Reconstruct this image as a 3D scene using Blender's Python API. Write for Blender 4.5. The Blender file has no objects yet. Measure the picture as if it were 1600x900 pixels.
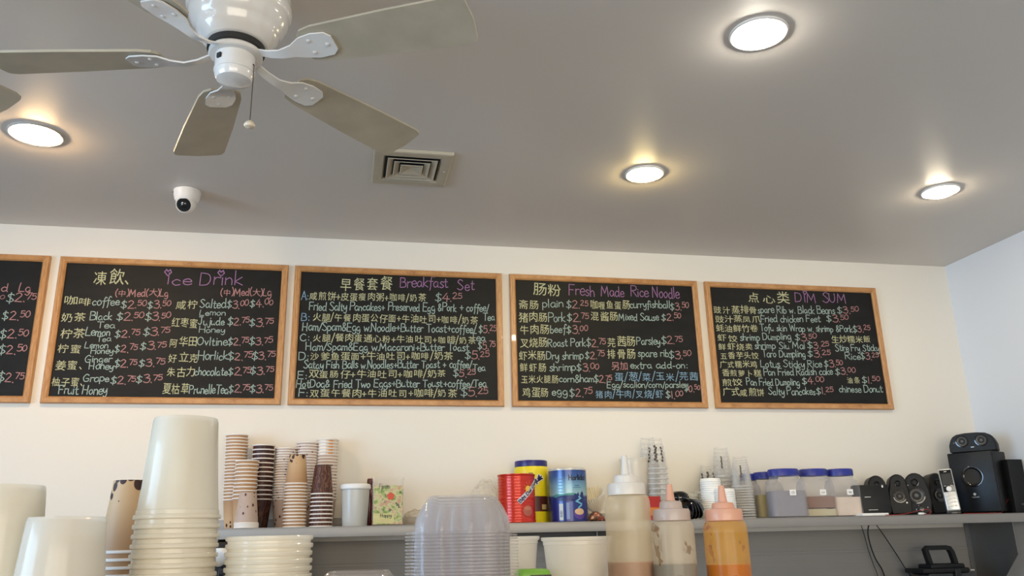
import bpy, bmesh, math, random
from mathutils import Vector, Matrix
random.seed(7)
SC = bpy.context.scene
COL = SC.collection
PI = math.pi

# ------------------------------------------------------------------ camera
FPX = 1294.6
CAMP = Vector((-.386, -3.554, 1.325))
PITCH, YAW, ROLL = (math.radians(a) for a in (16.91, 11.57, -1.36))
FW = Vector((math.sin(YAW)*math.cos(PITCH), math.cos(YAW)*math.cos(PITCH), math.sin(PITCH)))
_rt = Vector((math.cos(YAW), -math.sin(YAW), 0)); _up = _rt.cross(FW)
RT = math.cos(ROLL)*_rt + math.sin(ROLL)*_up
UP = -math.sin(ROLL)*_rt + math.cos(ROLL)*_up
cd = bpy.data.cameras.new('camera'); cam = bpy.data.objects.new('camera', cd); COL.objects.link(cam)
cd.sensor_fit = 'HORIZONTAL'; cd.sensor_width = 36; cd.lens = 36*FPX/1600; cd.clip_start = .02
cam.matrix_world = Matrix(((RT.x, UP.x, -FW.x, CAMP.x), (RT.y, UP.y, -FW.y, CAMP.y), (RT.z, UP.z, -FW.z, CAMP.z), (0, 0, 0, 1)))
SC.camera = cam
def ray(px, py): return FW + RT*((px-800)/FPX) - UP*((py-450)/FPX)
def aty(px, py, Y):                      # the place where a sight line meets the upright plane y = Y
    d = ray(px, py); return CAMP + d*((Y-CAMP.y)/d.y)
def atz(px, py, Z):                      # the place where it meets the level plane z = Z
    d = ray(px, py); return CAMP + d*((Z-CAMP.z)/d.z)

# ------------------------------------------------------------------ light
SC.view_settings.view_transform = 'Standard'; SC.view_settings.look = 'None'
SC.view_settings.gamma = 1; SC.view_settings.use_curve_mapping = False
SC.view_settings.exposure = .07
SC.cycles.use_denoising = True
SC.cycles.max_bounces = 12; SC.cycles.diffuse_bounces = 6; SC.cycles.transparent_max_bounces = 96
SC.cycles.sample_clamp_indirect = 6
W = bpy.data.worlds.new('sky'); SC.world = W; W.use_nodes = True
W.node_tree.nodes['Background'].inputs[0].default_value = (.62, .75, 1, 1)
W.node_tree.nodes['Background'].inputs[1].default_value = .6
def area(name, loc, rot, sx, sy, power, col):
    l = bpy.data.lights.new(name, 'AREA'); l.shape = 'RECTANGLE'; l.size = sx; l.size_y = sy; l.energy = power; l.color = col
    o = bpy.data.objects.new(name, l); COL.objects.link(o); o.location = loc; o.rotation_euler = rot
    return o
XL, XR, YF, H = -4.3, 2.63, -6.6, 2.627
# daylight outside the two shop windows (front, behind the camera; and the left side wall)
area('front_window_daylight', (-.4, YF-.35, 1.45), (PI/2, 0, 0), 4.6, 1.9, 168, (1, .885, .70))
area('side_window_daylight', (XL-.35, -3.4, 1.5), (PI/2, 0, -PI/2), 3.0, 1.8, 215, (.44, .70, 1))
LAMP_GAIN = 6.2

# ------------------------------------------------------------------ materials
def S(r, g, b, a=1):
    def f(c):
        c /= 255; return c/12.92 if c <= .04045 else ((c+.055)/1.055)**2.4
    return (f(r), f(g), f(b), a)
class NT:
    def __init__(s, name):
        s.m = bpy.data.materials.new(name); s.m.use_nodes = True; s.t = s.m.node_tree; s.t.nodes.clear()
        s.out = s.n('ShaderNodeOutputMaterial')
    def n(s, typ, **kw):
        nd = s.t.nodes.new(typ)
        for k, v in kw.items():
            if hasattr(nd, k) and k not in nd.inputs: setattr(nd, k, v)
        return nd
    def l(s, a, b): s.t.links.new(a, b)
    def coord(s, which='Object', scale=(1, 1, 1)):
        c = s.n('ShaderNodeTexCoord'); mp = s.n('ShaderNodeMapping'); mp.inputs['Scale'].default_value = scale
        s.l(c.outputs[which], mp.inputs[0]); return mp.outputs[0]
    def noise(s, vec, scale, detail=3, rough=.5):
        nd = s.n('ShaderNodeTexNoise'); nd.inputs['Scale'].default_value = scale; nd.inputs['Detail'].default_value = detail
        nd.inputs['Roughness'].default_value = rough; s.l(vec, nd.inputs['Vector']); return nd.outputs['Fac']
    def ramp(s, fac, stops, interp='LINEAR'):
        r = s.n('ShaderNodeValToRGB'); r.color_ramp.interpolation = interp
        e = r.color_ramp.elements
        while len(e) < len(stops): e.new(.5)
        for k, (p, c) in enumerate(stops): e[k].position = p; e[k].color = c
        s.l(fac, r.inputs[0]); return r.outputs[0]
    def math(s, op, a, b=None):
        m = s.n('ShaderNodeMath'); m.operation = op
        for k, v in enumerate((a, b)):
            if v is None: continue
            if isinstance(v, (int, float)): m.inputs[k].default_value = v
            else: s.l(v, m.inputs[k])
        return m.outputs[0]
    def mix(s, fac, a, b):
        m = s.n('ShaderNodeMix'); m.data_type = 'RGBA'
        for sock, v in ((m.inputs[0], fac), (m.inputs[6], a), (m.inputs[7], b)):
            if isinstance(v, (int, float, tuple)): sock.default_value = v
            else: s.l(v, sock)
        return m.outputs[2]
    def pbr(s, col, rough=.5, metal=0, spec=.5, coat=0, bump=None, bstr=.1, bdist=.002):
        p = s.n('ShaderNodeBsdfPrincipled')
        if isinstance(col, tuple): p.inputs['Base Color'].default_value = col
        else: s.l(col, p.inputs['Base Color'])
        if isinstance(rough, (int, float)): p.inputs['Roughness'].default_value = rough
        else: s.l(rough, p.inputs['Roughness'])
        p.inputs['Metallic'].default_value = metal; p.inputs['Specular IOR Level'].default_value = spec
        p.inputs['Coat Weight'].default_value = coat
        if bump is not None:
            b = s.n('ShaderNodeBump'); b.inputs['Strength'].default_value = bstr; b.inputs['Distance'].default_value = bdist
            s.l(bump, b.inputs['Height']); s.l(b.outputs[0], p.inputs['Normal'])
        return p.outputs[0]
    def done(s, sh): s.l(sh, s.out.inputs[0]); return s.m
def plain(name, col, rough=.5, metal=0, var=.06, spec=.5, coat=0, nscale=40):
    t = NT(name); v = t.coord(); nz = t.noise(v, nscale)
    dark = tuple(c*(1-var) for c in col[:3])+(1,); lite = tuple(min(1, c*(1+var)) for c in col[:3])+(1,)
    return t.done(t.pbr(t.ramp(nz, [(.3, dark), (.7, lite)]), rough, metal, spec, coat))
def wall_paint(name, col, rough, bscale=220):
    t = NT(name); v = t.coord('Object'); big = t.noise(v, 1.3, 2); fine = t.noise(v, bscale, 3)
    c = t.ramp(big, [(.3, tuple(x*.985 for x in col[:3])+(1,)), (.7, col)])
    return t.done(t.pbr(c, rough, 0, .35, 0, fine, .12, .0006))
def emission(name, col, strength):
    t = NT(name); e = t.n('ShaderNodeEmission'); e.inputs[0].default_value = col; e.inputs[1].default_value = strength
    return t.done(e.outputs[0])
def clear(name, tint=(1, 1, 1, 1), see=.86, rough=.08, milk=(.8, .8, .82, 1), gloss=.5):
    """thin clear plastic: lets the sight line straight through, with some gloss and a little milkiness"""
    t = NT(name)
    tr = t.n('ShaderNodeBsdfTransparent'); tr.inputs[0].default_value = tint
    p = t.n('ShaderNodeBsdfPrincipled'); p.inputs['Base Color'].default_value = milk; p.inputs['Roughness'].default_value = rough
    p.inputs['Specular IOR Level'].default_value = gloss; p.inputs['Coat Weight'].default_value = .3
    lw = t.n('ShaderNodeLayerWeight'); lw.inputs[0].default_value = .25
    f = t.math('MULTIPLY', t.math('SUBTRACT', 1.0, lw.outputs['Facing']), see)
    f2 = t.math('ADD', t.math('MULTIPLY', f, .6), see*.4)
    m = t.n('ShaderNodeMixShader'); t.l(f2, m.inputs[0]); t.l(p.outputs[0], m.inputs[1]); t.l(tr.outputs[0], m.inputs[2])
    return t.done(m.outputs[0])
def milky(name, col, see=.2, trans=.45, rough=.3, stain=None, stain_amt=.62):
    """translucent polythene / polypropylene"""
    t = NT(name)
    c = col
    if stain:
        v = t.coord('Object', (1, 1, .7)); nz = t.noise(v, 42, 2, .55); c = t.ramp(nz, [(stain_amt, col), (stain_amt+.03, stain)])
    tr = t.n('ShaderNodeBsdfTransparent'); tl = t.n('ShaderNodeBsdfTranslucent')
    p = t.n('ShaderNodeBsdfPrincipled'); p.inputs['Roughness'].default_value = rough; p.inputs['Coat Weight'].default_value = .25; p.inputs['Coat Roughness'].default_value = .12
    for sk in (tl.inputs[0], p.inputs['Base Color']):
        if isinstance(c, tuple): sk.default_value = c
        else: t.l(c, sk)
    a = t.n('ShaderNodeMixShader'); a.inputs[0].default_value = trans; t.l(p.outputs[0], a.inputs[1]); t.l(tl.outputs[0], a.inputs[2])
    b = t.n('ShaderNodeMixShader'); b.inputs[0].default_value = see; t.l(a.outputs[0], b.inputs[1]); t.l(tr.outputs[0], b.inputs[2])
    return t.done(b.outputs[0])
def oak():
    t = NT('oak'); v = t.coord('Object', (6, 60, 6)); w = t.noise(v, 3.2, 5, .6)
    v2 = t.coord('Object', (30, 200, 30)); w2 = t.noise(v2, 6, 3)
    c = t.ramp(t.math('ADD', t.math('MULTIPLY', w, .75), t.math('MULTIPLY', w2, .25)), [(.3, S(150, 100, 56)), (.5, S(188, 136, 84)), (.72, S(206, 158, 104))])
    return t.done(t.pbr(c, .35, 0, .5, .2))
def oak_up():
    t = NT('oak_upright'); v = t.coord('Object', (60, 60, 6)); w = t.noise(v, 3.2, 5, .6)
    c = t.ramp(w, [(.3, S(155, 104, 58)), (.5, S(190, 138, 86)), (.72, S(208, 160, 106))])
    return t.done(t.pbr(c, .35, 0, .5, .2))
def slate():
    t = NT('chalkboard'); v = t.coord('Object', (3, 1, 6)); nz = t.noise(v, 2.5, 4, .6)
    c = t.ramp(nz, [(.35, S(17, 17, 17)), (.75, S(27, 27, 26))])
    return t.done(t.pbr(c, .55, 0, .25))
def steel(name, col, rough, metal=1):
    t = NT(name); v = t.coord('Object', (1, 40, 60)); nz = t.noise(v, 4, 4); big = t.noise(t.coord('Object', (1, 1, 1)), 2.5, 3)
    c = t.ramp(t.math('ADD', t.math('MULTIPLY', nz, .4), t.math('MULTIPLY', big, .6)), [(.3, tuple(x*.88 for x in col[:3])+(1,)), (.7, col)])
    return t.done(t.pbr(c, rough, metal, .5, 0, nz, .05, .0005))
def beans(name, base, bean, base2=None, dense_at=None, height=.118, scale=55, amt=.27, rough=.55):
    """paper printed with scattered coffee beans, crowded towards one end if dense_at is set"""
    t = NT(name); v = t.coord('Object', (1, 1, .75))
    vo = t.n('ShaderNodeTexVoronoi'); vo.inputs['Scale'].default_value = scale; t.l(v, vo.inputs['Vector'])
    sep = t.n('ShaderNodeSeparateXYZ'); t.l(t.coord('Object'), sep.inputs[0])
    sepc = t.n('ShaderNodeSeparateColor'); t.l(vo.outputs['Color'], sepc.inputs[0])
    if dense_at is not None:
        d = t.math('SUBTRACT', 1.0, t.math('MINIMUM', t.math('DIVIDE', sep.outputs[2], height*.52), 1.0))
        size = t.math('MULTIPLY', t.math('ADD', d, -.05), t.math('ADD', t.math('MULTIPLY', sepc.outputs[0], .55), .22))
    else:
        size = t.math('MULTIPLY', t.math('GREATER_THAN', sepc.outputs[0], .55), amt)
    isb = t.math('LESS_THAN', vo.outputs['Distance'], size)
    b2 = base2 or base
    nb = t.ramp(t.math('DIVIDE', sep.outputs[2], height), [(.0, base), (.35, base), (1, b2)])
    return t.done(t.pbr(t.mix(isb, nb, bean), rough, 0, .4))
def leaf_print(name, base, line, scale=26):
    t = NT(name); v = t.coord('Object', (1, 1, .5)); wv = t.n('ShaderNodeTexWave'); wv.inputs['Scale'].default_value = scale; wv.inputs['Distortion'].default_value = 9; wv.inputs['Detail Scale'].default_value = 2.5
    t.l(v, wv.inputs['Vector'])
    return t.done(t.pbr(t.ramp(wv.outputs['Fac'], [(.0, base), (.62, base), (.9, line)]), .5, 0, .4))

M = {}
M['wall'] = wall_paint('wall_paint', (.80, .762, .69, 1), .6)  # cream cast puts part of the warm lamp light into the base colour
M['wall2'] = wall_paint('side_wall_daylight_tint', (.765, .80, .855, 1), .6)  # bluish base colour carries the cool daylight tint of the right wall
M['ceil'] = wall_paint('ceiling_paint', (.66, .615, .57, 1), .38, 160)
M['floor'] = plain('floor_tile', S(104, 95, 84), .4, nscale=6)
M['oak'] = oak(); M['oak2'] = oak_up(); M['slate'] = slate()
M['shelf'] = steel('shelf_steel', (.36, .34, .315, 1), .48, .6)
M['splash'] = steel('backsplash_steel', (.31, .29, .265, 1), .6, .2)
M['bracket'] = steel('bracket_steel', (.26, .26, .26, 1), .5)
M['gloss_white'] = plain('gloss_white_enamel', (.74, .72, .69, 1), .16, 0, .02, .5, .5)
M['matt_white'] = plain('matt_white_plastic', (.78, .77, .75, 1), .4, 0, .02)
M['blade'] = plain('fan_blade_finish', S(178, 168, 148), .45, 0, .08, nscale=12)
M['dark'] = plain('dark_gap', (.02, .02, .02, 1), .7)
M['brass'] = plain('pull_chain_bronze', (.11, .07, .045, 1), .35, .8)
M['wood_fob'] = plain('fob_cream', S(214, 200, 176), .35)
M['black'] = plain('black_plastic', (.005, .005, .0055, 1), .36, 0, .2)
M['black_satin'] = plain('black_satin', (.0065, .0068, .0075, 1), .48, 0, .2, .32)
M['black_gloss'] = plain('black_gloss', (.006, .006, .007, 1), .08, 0, .1, .5, .4)
M['grey_cone'] = plain('speaker_cone', (.11, .105, .10, 1), .4, .2)
M['silver'] = plain('silver_plastic', (.62, .62, .60, 1), .28, .4, .03)
M['white'] = plain('white_plastic', (.85, .85, .84, 1), .35, 0, .02)
M['cream_card'] = plain('cream_card', (.83, .78, .70, 1), .6, 0, .03)
M['blue_lid'] = plain('blue_lid', S(38, 48, 140), .35)
M['red'] = plain('red_wire', S(150, 30, 24), .4)
M['vent'] = plain('vent_enamel', S(186, 176, 156), .4, 0, .05)
M['glass'] = clear('window_glass', see=.96, rough=.02)
def chalk(name, col):
    t = NT(name); nz = t.noise(t.coord('Object'), 420, 2)
    return t.done(t.pbr(t.ramp(nz, [(.3, tuple(c*.68 for c in col[:3])+(1,)), (.6, col)]), .8, 0, .1))
INK = {'Y': chalk('chalk_yellow', S(200, 200, 160)), 'W': chalk('chalk_white', S(172, 192, 184)), 'P': chalk('chalk_pink', S(190, 142, 140)),
       'V': chalk('chalk_violet', S(172, 128, 172)), 'B': chalk('chalk_blue', S(138, 172, 196))}
INKI = {k: i for i, k in enumerate(INK)}; INKM = list(INK.values())

# ------------------------------------------------------------------ mesh building
class MB:
    def __init__(s): s.v, s.f, s.mi = [], [], []
    def add(s, vs, fs, m=0, X=None):
        b = len(s.v)
        for p in vs:
            p = Vector(p); s.v.append(X @ p if X is not None else p)
        for f in fs: s.f.append([b+i for i in f]); s.mi.append(m)
        return s
    def box(s, c, d, bev=0, m=0, X=None, seg=2):
        bm = bmesh.new(); bmesh.ops.create_cube(bm, size=1)
        for v in bm.verts: v.co = Vector((v.co.x*d[0], v.co.y*d[1], v.co.z*d[2]))
        if bev: bmesh.ops.bevel(bm, geom=bm.edges[:], offset=bev, segments=seg, affect='EDGES', profile=.5)
        bm.verts.ensure_lookup_table(); bm.verts.index_update()
        s.add([v.co+Vector(c) for v in bm.verts], [[v.index for v in f.verts] for f in bm.faces], m, X); bm.free(); return s
    def rings(s, rs, m=0, cap0=False, cap1=False, X=None, mats=None):
        n = len(rs[0]); vs = [p for r in rs for p in r]; b = len(s.v); s.add(vs, [], 0, X)
        for k in range(len(rs)-1):
            for i in range(n):
                j = (i+1) % n; s.f.append([b+k*n+i, b+k*n+j, b+(k+1)*n+j, b+(k+1)*n+i]); s.mi.append(mats[k] if mats else m)
        if cap0: s.f.append([b+i for i in range(n)][::-1]); s.mi.append(mats[0] if mats else m)
        if cap1: s.f.append([b+(len(rs)-1)*n+i for i in range(n)]); s.mi.append(mats[-1] if mats else m)
        return s
    def lathe(s, prof, seg=32, m=0, cap0=False, cap1=False, X=None, mats=None):
        rs = [[(r*math.cos(2*PI*i/seg), r*math.sin(2*PI*i/seg), z) for i in range(seg)] for r, z in prof]
        return s.rings(rs, m, cap0, cap1, X, mats)
    def tube(s, pts, r, seg=8, m=0, caps=True, closed=False):
        pts = [Vector(p) for p in pts]; rs = []; n = len(pts); prev = None
        for i, p in enumerate(pts):
            t = (pts[min(i+1, n-1)]-pts[max(i-1, 0)]).normalized()
            a = prev if prev is not None and abs(prev.dot(t)) < .95 else (Vector((0, 0, 1)) if abs(t.z) < .9 else Vector((1, 0, 0)))
            u = (a - t*a.dot(t)).normalized(); w = t.cross(u); prev = u
            rr = r[i] if isinstance(r, (list, tuple)) else r
            rs.append([p+u*math.cos(2*PI*k/seg)*rr+w*math.sin(2*PI*k/seg)*rr for k in range(seg)])
        return s.rings(rs, m, caps, caps)
    def prism(s, outline, y0, y1, m=0, X=None, bev=0):
        """outline in x,z extruded from y0 to y1; bev chamfers the y0 (front) rim"""
        n = len(outline)
        def ring(y, inset):
            if not inset: return [(x, y, z) for x, z in outline]
            cx = sum(p[0] for p in outline)/n; cz = sum(p[1] for p in outline)/n; o = []
            for x, z in outline:
                d = math.hypot(x-cx, z-cz) or 1; o.append((x-(x-cx)/d*inset, y, z-(z-cz)/d*inset))
            return o
        rs = [ring(y0, bev), ring(y0+bev, 0), ring(y1, 0)] if bev else [ring(y0, 0), ring(y1, 0)]
        return s.rings(rs, m, True, True, X)
    def build(s, name, mats, parent=None, smooth=35, loc=None, rot=None):
        me = bpy.data.meshes.new(name); me.from_pydata([tuple(v) for v in s.v], [], s.f)
        if not isinstance(mats, (list, tuple)): mats = [mats]
        for k in mats: me.materials.append(M[k] if isinstance(k, str) else k)
        me.polygons.foreach_set('material_index', s.mi)
        bm = bmesh.new(); bm.from_mesh(me); bmesh.ops.recalc_face_normals(bm, faces=bm.faces[:]); bm.to_mesh(me); bm.free()
        if smooth:
            me.polygons.foreach_set('use_smooth', [True]*len(me.polygons)); me.set_sharp_from_angle(angle=math.radians(smooth))
        me.update()
        return link(name, me, parent, loc, rot)
def link(name, me, parent=None, loc=None, rot=None):
    o = bpy.data.objects.new(name, me); COL.objects.link(o)
    if parent: o.parent = parent
    if loc is not None: o.location = loc
    if rot is not None: o.rotation_euler = rot
    return o
def tag(o, label, cat, group=None):
    o['label'] = label; o['category'] = cat
    if group: o['group'] = group
    return o
def thing(name, label, cat, loc=(0, 0, 0), rz=0, group=None):
    o = bpy.data.objects.new(name, None); COL.objects.link(o); o.location = loc; o.rotation_euler = (0, 0, rz); o.empty_display_size = .05
    return tag(o, label, cat, group)
def structure(o): o['kind'] = 'structure'; return o
def copy_tree(o, parent=None):
    c = o.copy(); COL.objects.link(c)
    if parent: c.parent = parent
    for ch in list(o.children): copy_tree(ch, c)
    return c
ORD = ['topmost', 'second from top', 'third from top', 'fourth from top', 'fifth from top', 'sixth from top', 'seventh from top', 'eighth from top', 'ninth from top', 'tenth from top',
       '11th from top', '12th from top', '13th from top', '14th from top', '15th from top', '16th from top', '17th from top', '18th from top', '19th from top', '20th from top',
       '21st from top', '22nd from top', '23rd from top'] + ['%dth from top' % k for k in range(24, 60)]
ORD[30] = '31st from top'; ORD[31] = '32nd from top'; ORD[32] = '33rd from top'
def RX(a): return Matrix.Rotation(a, 4, 'X')
def RY(a): return Matrix.Rotation(a, 4, 'Y')
def RZ(a): return Matrix.Rotation(a, 4, 'Z')
def T(*p): return Matrix.Translation(Vector(p))

# ------------------------------------------------------------------ handwriting
# one-stroke letters: polylines 'x,y x,y' on a unit cap height; '~' = smooth curve; last number = advance
GL = {
'A': ('0,0 .3,1 .6,0;.12,.38 .48,.38', .7), 'B': ('0,0 0,1;~0,1 .4,.95 .42,.65 0,.54;~0,.54 .5,.5 .5,.1 0,0', .62), 'C': ('~.55,.85 .3,1 .02,.6 .1,.1 .4,0 .6,.18', .68),
'D': ('0,0 0,1;~0,1 .45,.92 .58,.5 .42,.1 0,0', .7), 'E': ('.5,1 0,1 0,0 .5,0;0,.52 .42,.52', .6), 'F': ('.52,1 0,1 0,0;0,.52 .42,.52', .58), 'G': ('~.55,.85 .3,1 .02,.55 .15,.05 .5,.08 .55,.4;.3,.42 .58,.42', .7),
'H': ('0,0 0,1;.52,0 .52,1;0,.5 .52,.5', .68), 'I': ('.15,1 .15,0', .32), 'J': ('.1,1 .55,1;~.38,1 .38,.3 .25,0 .02,.15', .6), 'K': ('0,0 0,1;.5,1 0,.42 .55,0', .62), 'L': ('~.05,1 0,.5 0,.02;0,.02 .48,.05', .55),
'M': ('0,0 .08,1 .38,.3 .66,1 .76,0', .88), 'N': ('0,0 0,1 .52,0 .52,1', .7), 'O': ('~.3,1 .02,.7 .05,.2 .32,0 .6,.3 .56,.8 .3,1', .72), 'P': ('0,0 0,1;~0,1 .45,.95 .48,.6 0,.48', .6),
'R': ('0,0 0,1;~0,1 .45,.95 .46,.62 0,.5;.15,.5 .55,0', .64), 'S': ('~.5,.86 .28,1 .06,.78 .3,.52 .52,.26 .28,0 0,.14', .62), 'T': ('0,1 .6,1;.3,1 .3,0', .62), 'U': ('~0,1 0,.3 .25,0 .5,.3 .52,1', .66),
'W': ('0,1 .18,0 .4,.8 .6,0 .8,1', .9), 'V': ('0,1 .28,0 .56,1', .64), 'Q': ('~.3,1 .02,.7 .05,.2 .32,0 .6,.3 .56,.8 .3,1;.35,.25 .62,-.08', .72), 'X': ('0,0 .5,1;0,1 .5,0', .6), 'Y': ('0,1 .26,.5 .52,1;.26,.5 .26,0', .6), 'Z': ('0,1 .5,1 0,0 .52,0', .6),
'a': ('~.4,.48 .2,.56 .01,.28 .15,0 .36,.15 .41,.5;.42,.52 .42,.1 .5,0', .54), 'b': ('0,1 0,0;~0,.4 .2,.55 .4,.3 .22,0 0,.12', .48), 'c': ('~.38,.46 .2,.56 .01,.28 .16,0 .4,.1', .46), 'd': ('~.4,.45 .18,.55 .01,.26 .16,0 .4,.18;.41,1 .41,.08 .48,0', .54),
'e': ('~.03,.28 .4,.32 .26,.56 .04,.4 .06,.08 .25,0 .42,.12', .48), 'f': ('~.42,.9 .28,1 .18,.7 .16,0 .1,-.3;0,.52 .36,.52', .4), 'g': ('~.4,.48 .18,.56 .01,.3 .16,.02 .38,.2 .4,.5;~.41,.5 .42,-.1 .26,-.36 .04,-.24', .52),
'h': ('0,1 0,0;~0,.35 .2,.56 .36,.4 .37,0', .48), 'i': ('.06,.55 .06,0;.06,.74 .07,.8', .22), 'j': ('~.2,.55 .2,-.1 .1,-.34 -.05,-.25;.2,.74 .21,.8', .32), 'k': ('0,1 0,0;.34,.55 0,.24 .38,0', .46), 'l': ('.06,1 .06,0', .22),
'm': ('0,.55 0,0;~0,.35 .15,.55 .27,.4 .27,0;~.27,.35 .44,.55 .55,.4 .55,0', .66), 'n': ('0,.55 0,0;~0,.35 .2,.56 .36,.4 .37,0', .48), 'o': ('~.2,.56 .01,.34 .1,.03 .26,.01 .41,.28 .3,.54 .2,.56', .5), 'p': ('0,.55 0,-.35;~0,.42 .2,.56 .4,.3 .22,0 0,.1', .48),
'q': ('~.4,.45 .18,.55 .01,.26 .16,0 .4,.18;.41,.55 .41,-.35', .5), 'r': ('0,.55 0,0;~0,.32 .12,.52 .34,.52', .36), 's': ('~.34,.48 .18,.56 .06,.42 .2,.29 .34,.15 .18,0 .01,.08', .42), 't': ('~.14,.85 .14,.15 .22,0 .36,.06;0,.58 .32,.58', .4),
'u': ('~0,.55 0,.15 .15,0 .34,.18 .36,.55;.37,.55 .37,.08 .44,0', .5), 'v': ('0,.55 .18,0 .38,.55', .44), 'w': ('0,.55 .13,0 .3,.42 .45,0 .6,.55', .66), 'x': ('0,.55 .36,0;.36,.55 0,0', .42), 'y': ('~0,.55 .04,.2 .2,.12 .36,.5;~.38,.55 .36,-.1 .2,-.35 .02,-.24', .46),
'z': ('0,.55 .34,.55 0,0 .36,0', .42),
'0': ('~.25,1 .02,.65 .06,.12 .28,0 .5,.4 .42,.9 .25,1', .58), '1': ('.05,1 .05,0', .2), '2': ('~.03,.82 .24,1 .44,.78 .25,.4 0,.02;0,.02 .5,.04', .58), '3': ('~.03,.9 .3,1 .42,.78 .14,.55;~.14,.55 .48,.48 .4,.06 .18,0 0,.1', .54),
'4': ('.3,1 0,.36 .52,.36;.34,.7 .32,0', .58), '5': ('.46,1 .1,1 .06,.56;~.06,.56 .4,.62 .46,.2 .2,0 0,.1', .54), '6': ('~.4,.98 .1,.6 .04,.15 .26,0 .44,.25 .25,.5 .06,.3', .5), '7': ('0,1 .48,1 .16,0', .52), '8': ('~.25,.55 .05,.78 .25,1 .44,.78 .25,.55 .02,.25 .25,0 .48,.25 .25,.55', .54), '9': ('~.4,.7 .2,1 .03,.72 .2,.5 .42,.75 .3,0', .5),
'$': ('~.46,.82 .24,.92 .06,.72 .26,.5 .46,.28 .24,.08 0,.18;.24,1.08 .22,-.1', .56), '.': ('.05,.04 .09,-.04', .2), ',': ('.1,.05 .04,-.14', .2), ':': ('.08,.1 .1,.02;.08,.5 .1,.44', .26), '/': ('.34,1 0,-.1', .38), '&': ('~.5,.1 .12,.7 .25,.98 .38,.75 .05,.3 .15,0 .35,.08 .5,.4', .6),
'+': ('.06,.4 .5,.4;.28,.66 .28,.14', .58), '-': ('.04,.36 .3,.36', .38), '(': ('~.22,1.02 .04,.6 .06,.2 .22,-.08', .28), ')': ('~.04,1.02 .2,.6 .18,.2 .02,-.08', .28), "'": ('.05,1 .03,.8', .14), ' ': ('', .34),
'ộ': ('~.2,.56 .01,.34 .1,.03 .26,.01 .41,.28 .3,.54 .2,.56;.06,.72 .2,.9 .34,.72;.2,-.14 .22,-.2', .5),
}
def strokes(ch):
    out = []
    for part in GL[ch][0].split(';'):
        if not part: continue
        sm = part.startswith('~'); pts = [tuple(float(q) for q in p.split(',')) for p in part.lstrip('~').split()]
        if sm and len(pts) > 2:
            res = []
            for i in range(len(pts)-1):
                p0, p1, p2, p3 = pts[max(i-1, 0)], pts[i], pts[i+1], pts[min(i+2, len(pts)-1)]
                for k in range(5):
                    t = k/5; res.append(tuple(.5*((2*p1[d])+(-p0[d]+p2[d])*t+(2*p0[d]-5*p1[d]+4*p2[d]-p3[d])*t*t+(-p0[d]+3*p1[d]-3*p2[d]+p3[d])*t**3) for d in (0, 1)))
            pts = res+[pts[-1]]
        else:
            res = []
            for i in range(len(pts)-1):
                n = max(1, int(math.dist(pts[i], pts[i+1])/.18))
                res += [tuple(pts[i][d]+(pts[i+1][d]-pts[i][d])*k/n for d in (0, 1)) for k in range(n)]
            pts = res+[pts[-1]]
        out.append(pts)
    return out
STROKES = {c: strokes(c) for c in GL}
def ribbon(mb, pts, w, m, mapf):
    """flat pen stroke through 2D pts, mapped to 3D by mapf"""
    n = len(pts)
    if n < 2: return
    L, R_ = [], []
    e0 = Vector(pts[0])-Vector(pts[1]); e1 = Vector(pts[-1])-Vector(pts[-2])
    pts = [Vector(p) for p in pts]
    if e0.length: pts[0] = pts[0]+e0.normalized()*w*.35
    if e1.length: pts[-1] = pts[-1]+e1.normalized()*w*.35
    for i, p in enumerate(pts):
        a = (pts[i]-pts[i-1]).normalized() if i else (pts[1]-pts[0]).normalized()
        b = (pts[i+1]-pts[i]).normalized() if i < n-1 else a
        t = (a+b); t = t.normalized() if t.length > .2 else b
        nn = Vector((-t.y, t.x)); k = max(.5, min(1, nn.dot(Vector((-a.y, a.x))))) if i else 1
        L.append(p+nn*w/2/k); R_.append(p-nn*w/2/k)
    vs = [mapf(q.x, q.y) for q in L+R_]
    mb.add(vs, [[i, i+1, n+i+1, n+i] for i in range(n-1)], m)
CJK = {}
def cjk(ch):
    if ch not in CJK:
        c = bpy.data.curves.new('glyph', 'FONT'); c.body = ch; c.size = 1; c.resolution_u = 2
        o = bpy.data.objects.new('glyph', c); COL.objects.link(o)
        dg = bpy.context.evaluated_depsgraph_get(); me = bpy.data.meshes.new_from_object(o.evaluated_get(dg))
        CJK[ch] = ([(v.co.x, v.co.y) for v in me.vertices], [list(p.vertices) for p in me.polygons])
        bpy.data.objects.remove(o); bpy.data.curves.remove(c); bpy.data.meshes.remove(me)
    return CJK[ch]
_ref = cjk('田')[0]
EM_W = (max(p[0] for p in _ref)-min(p[0] for p in _ref))/.80; EM_B = min(p[1] for p in _ref); EM_X = min(p[0] for p in _ref)-.1*EM_W
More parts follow.
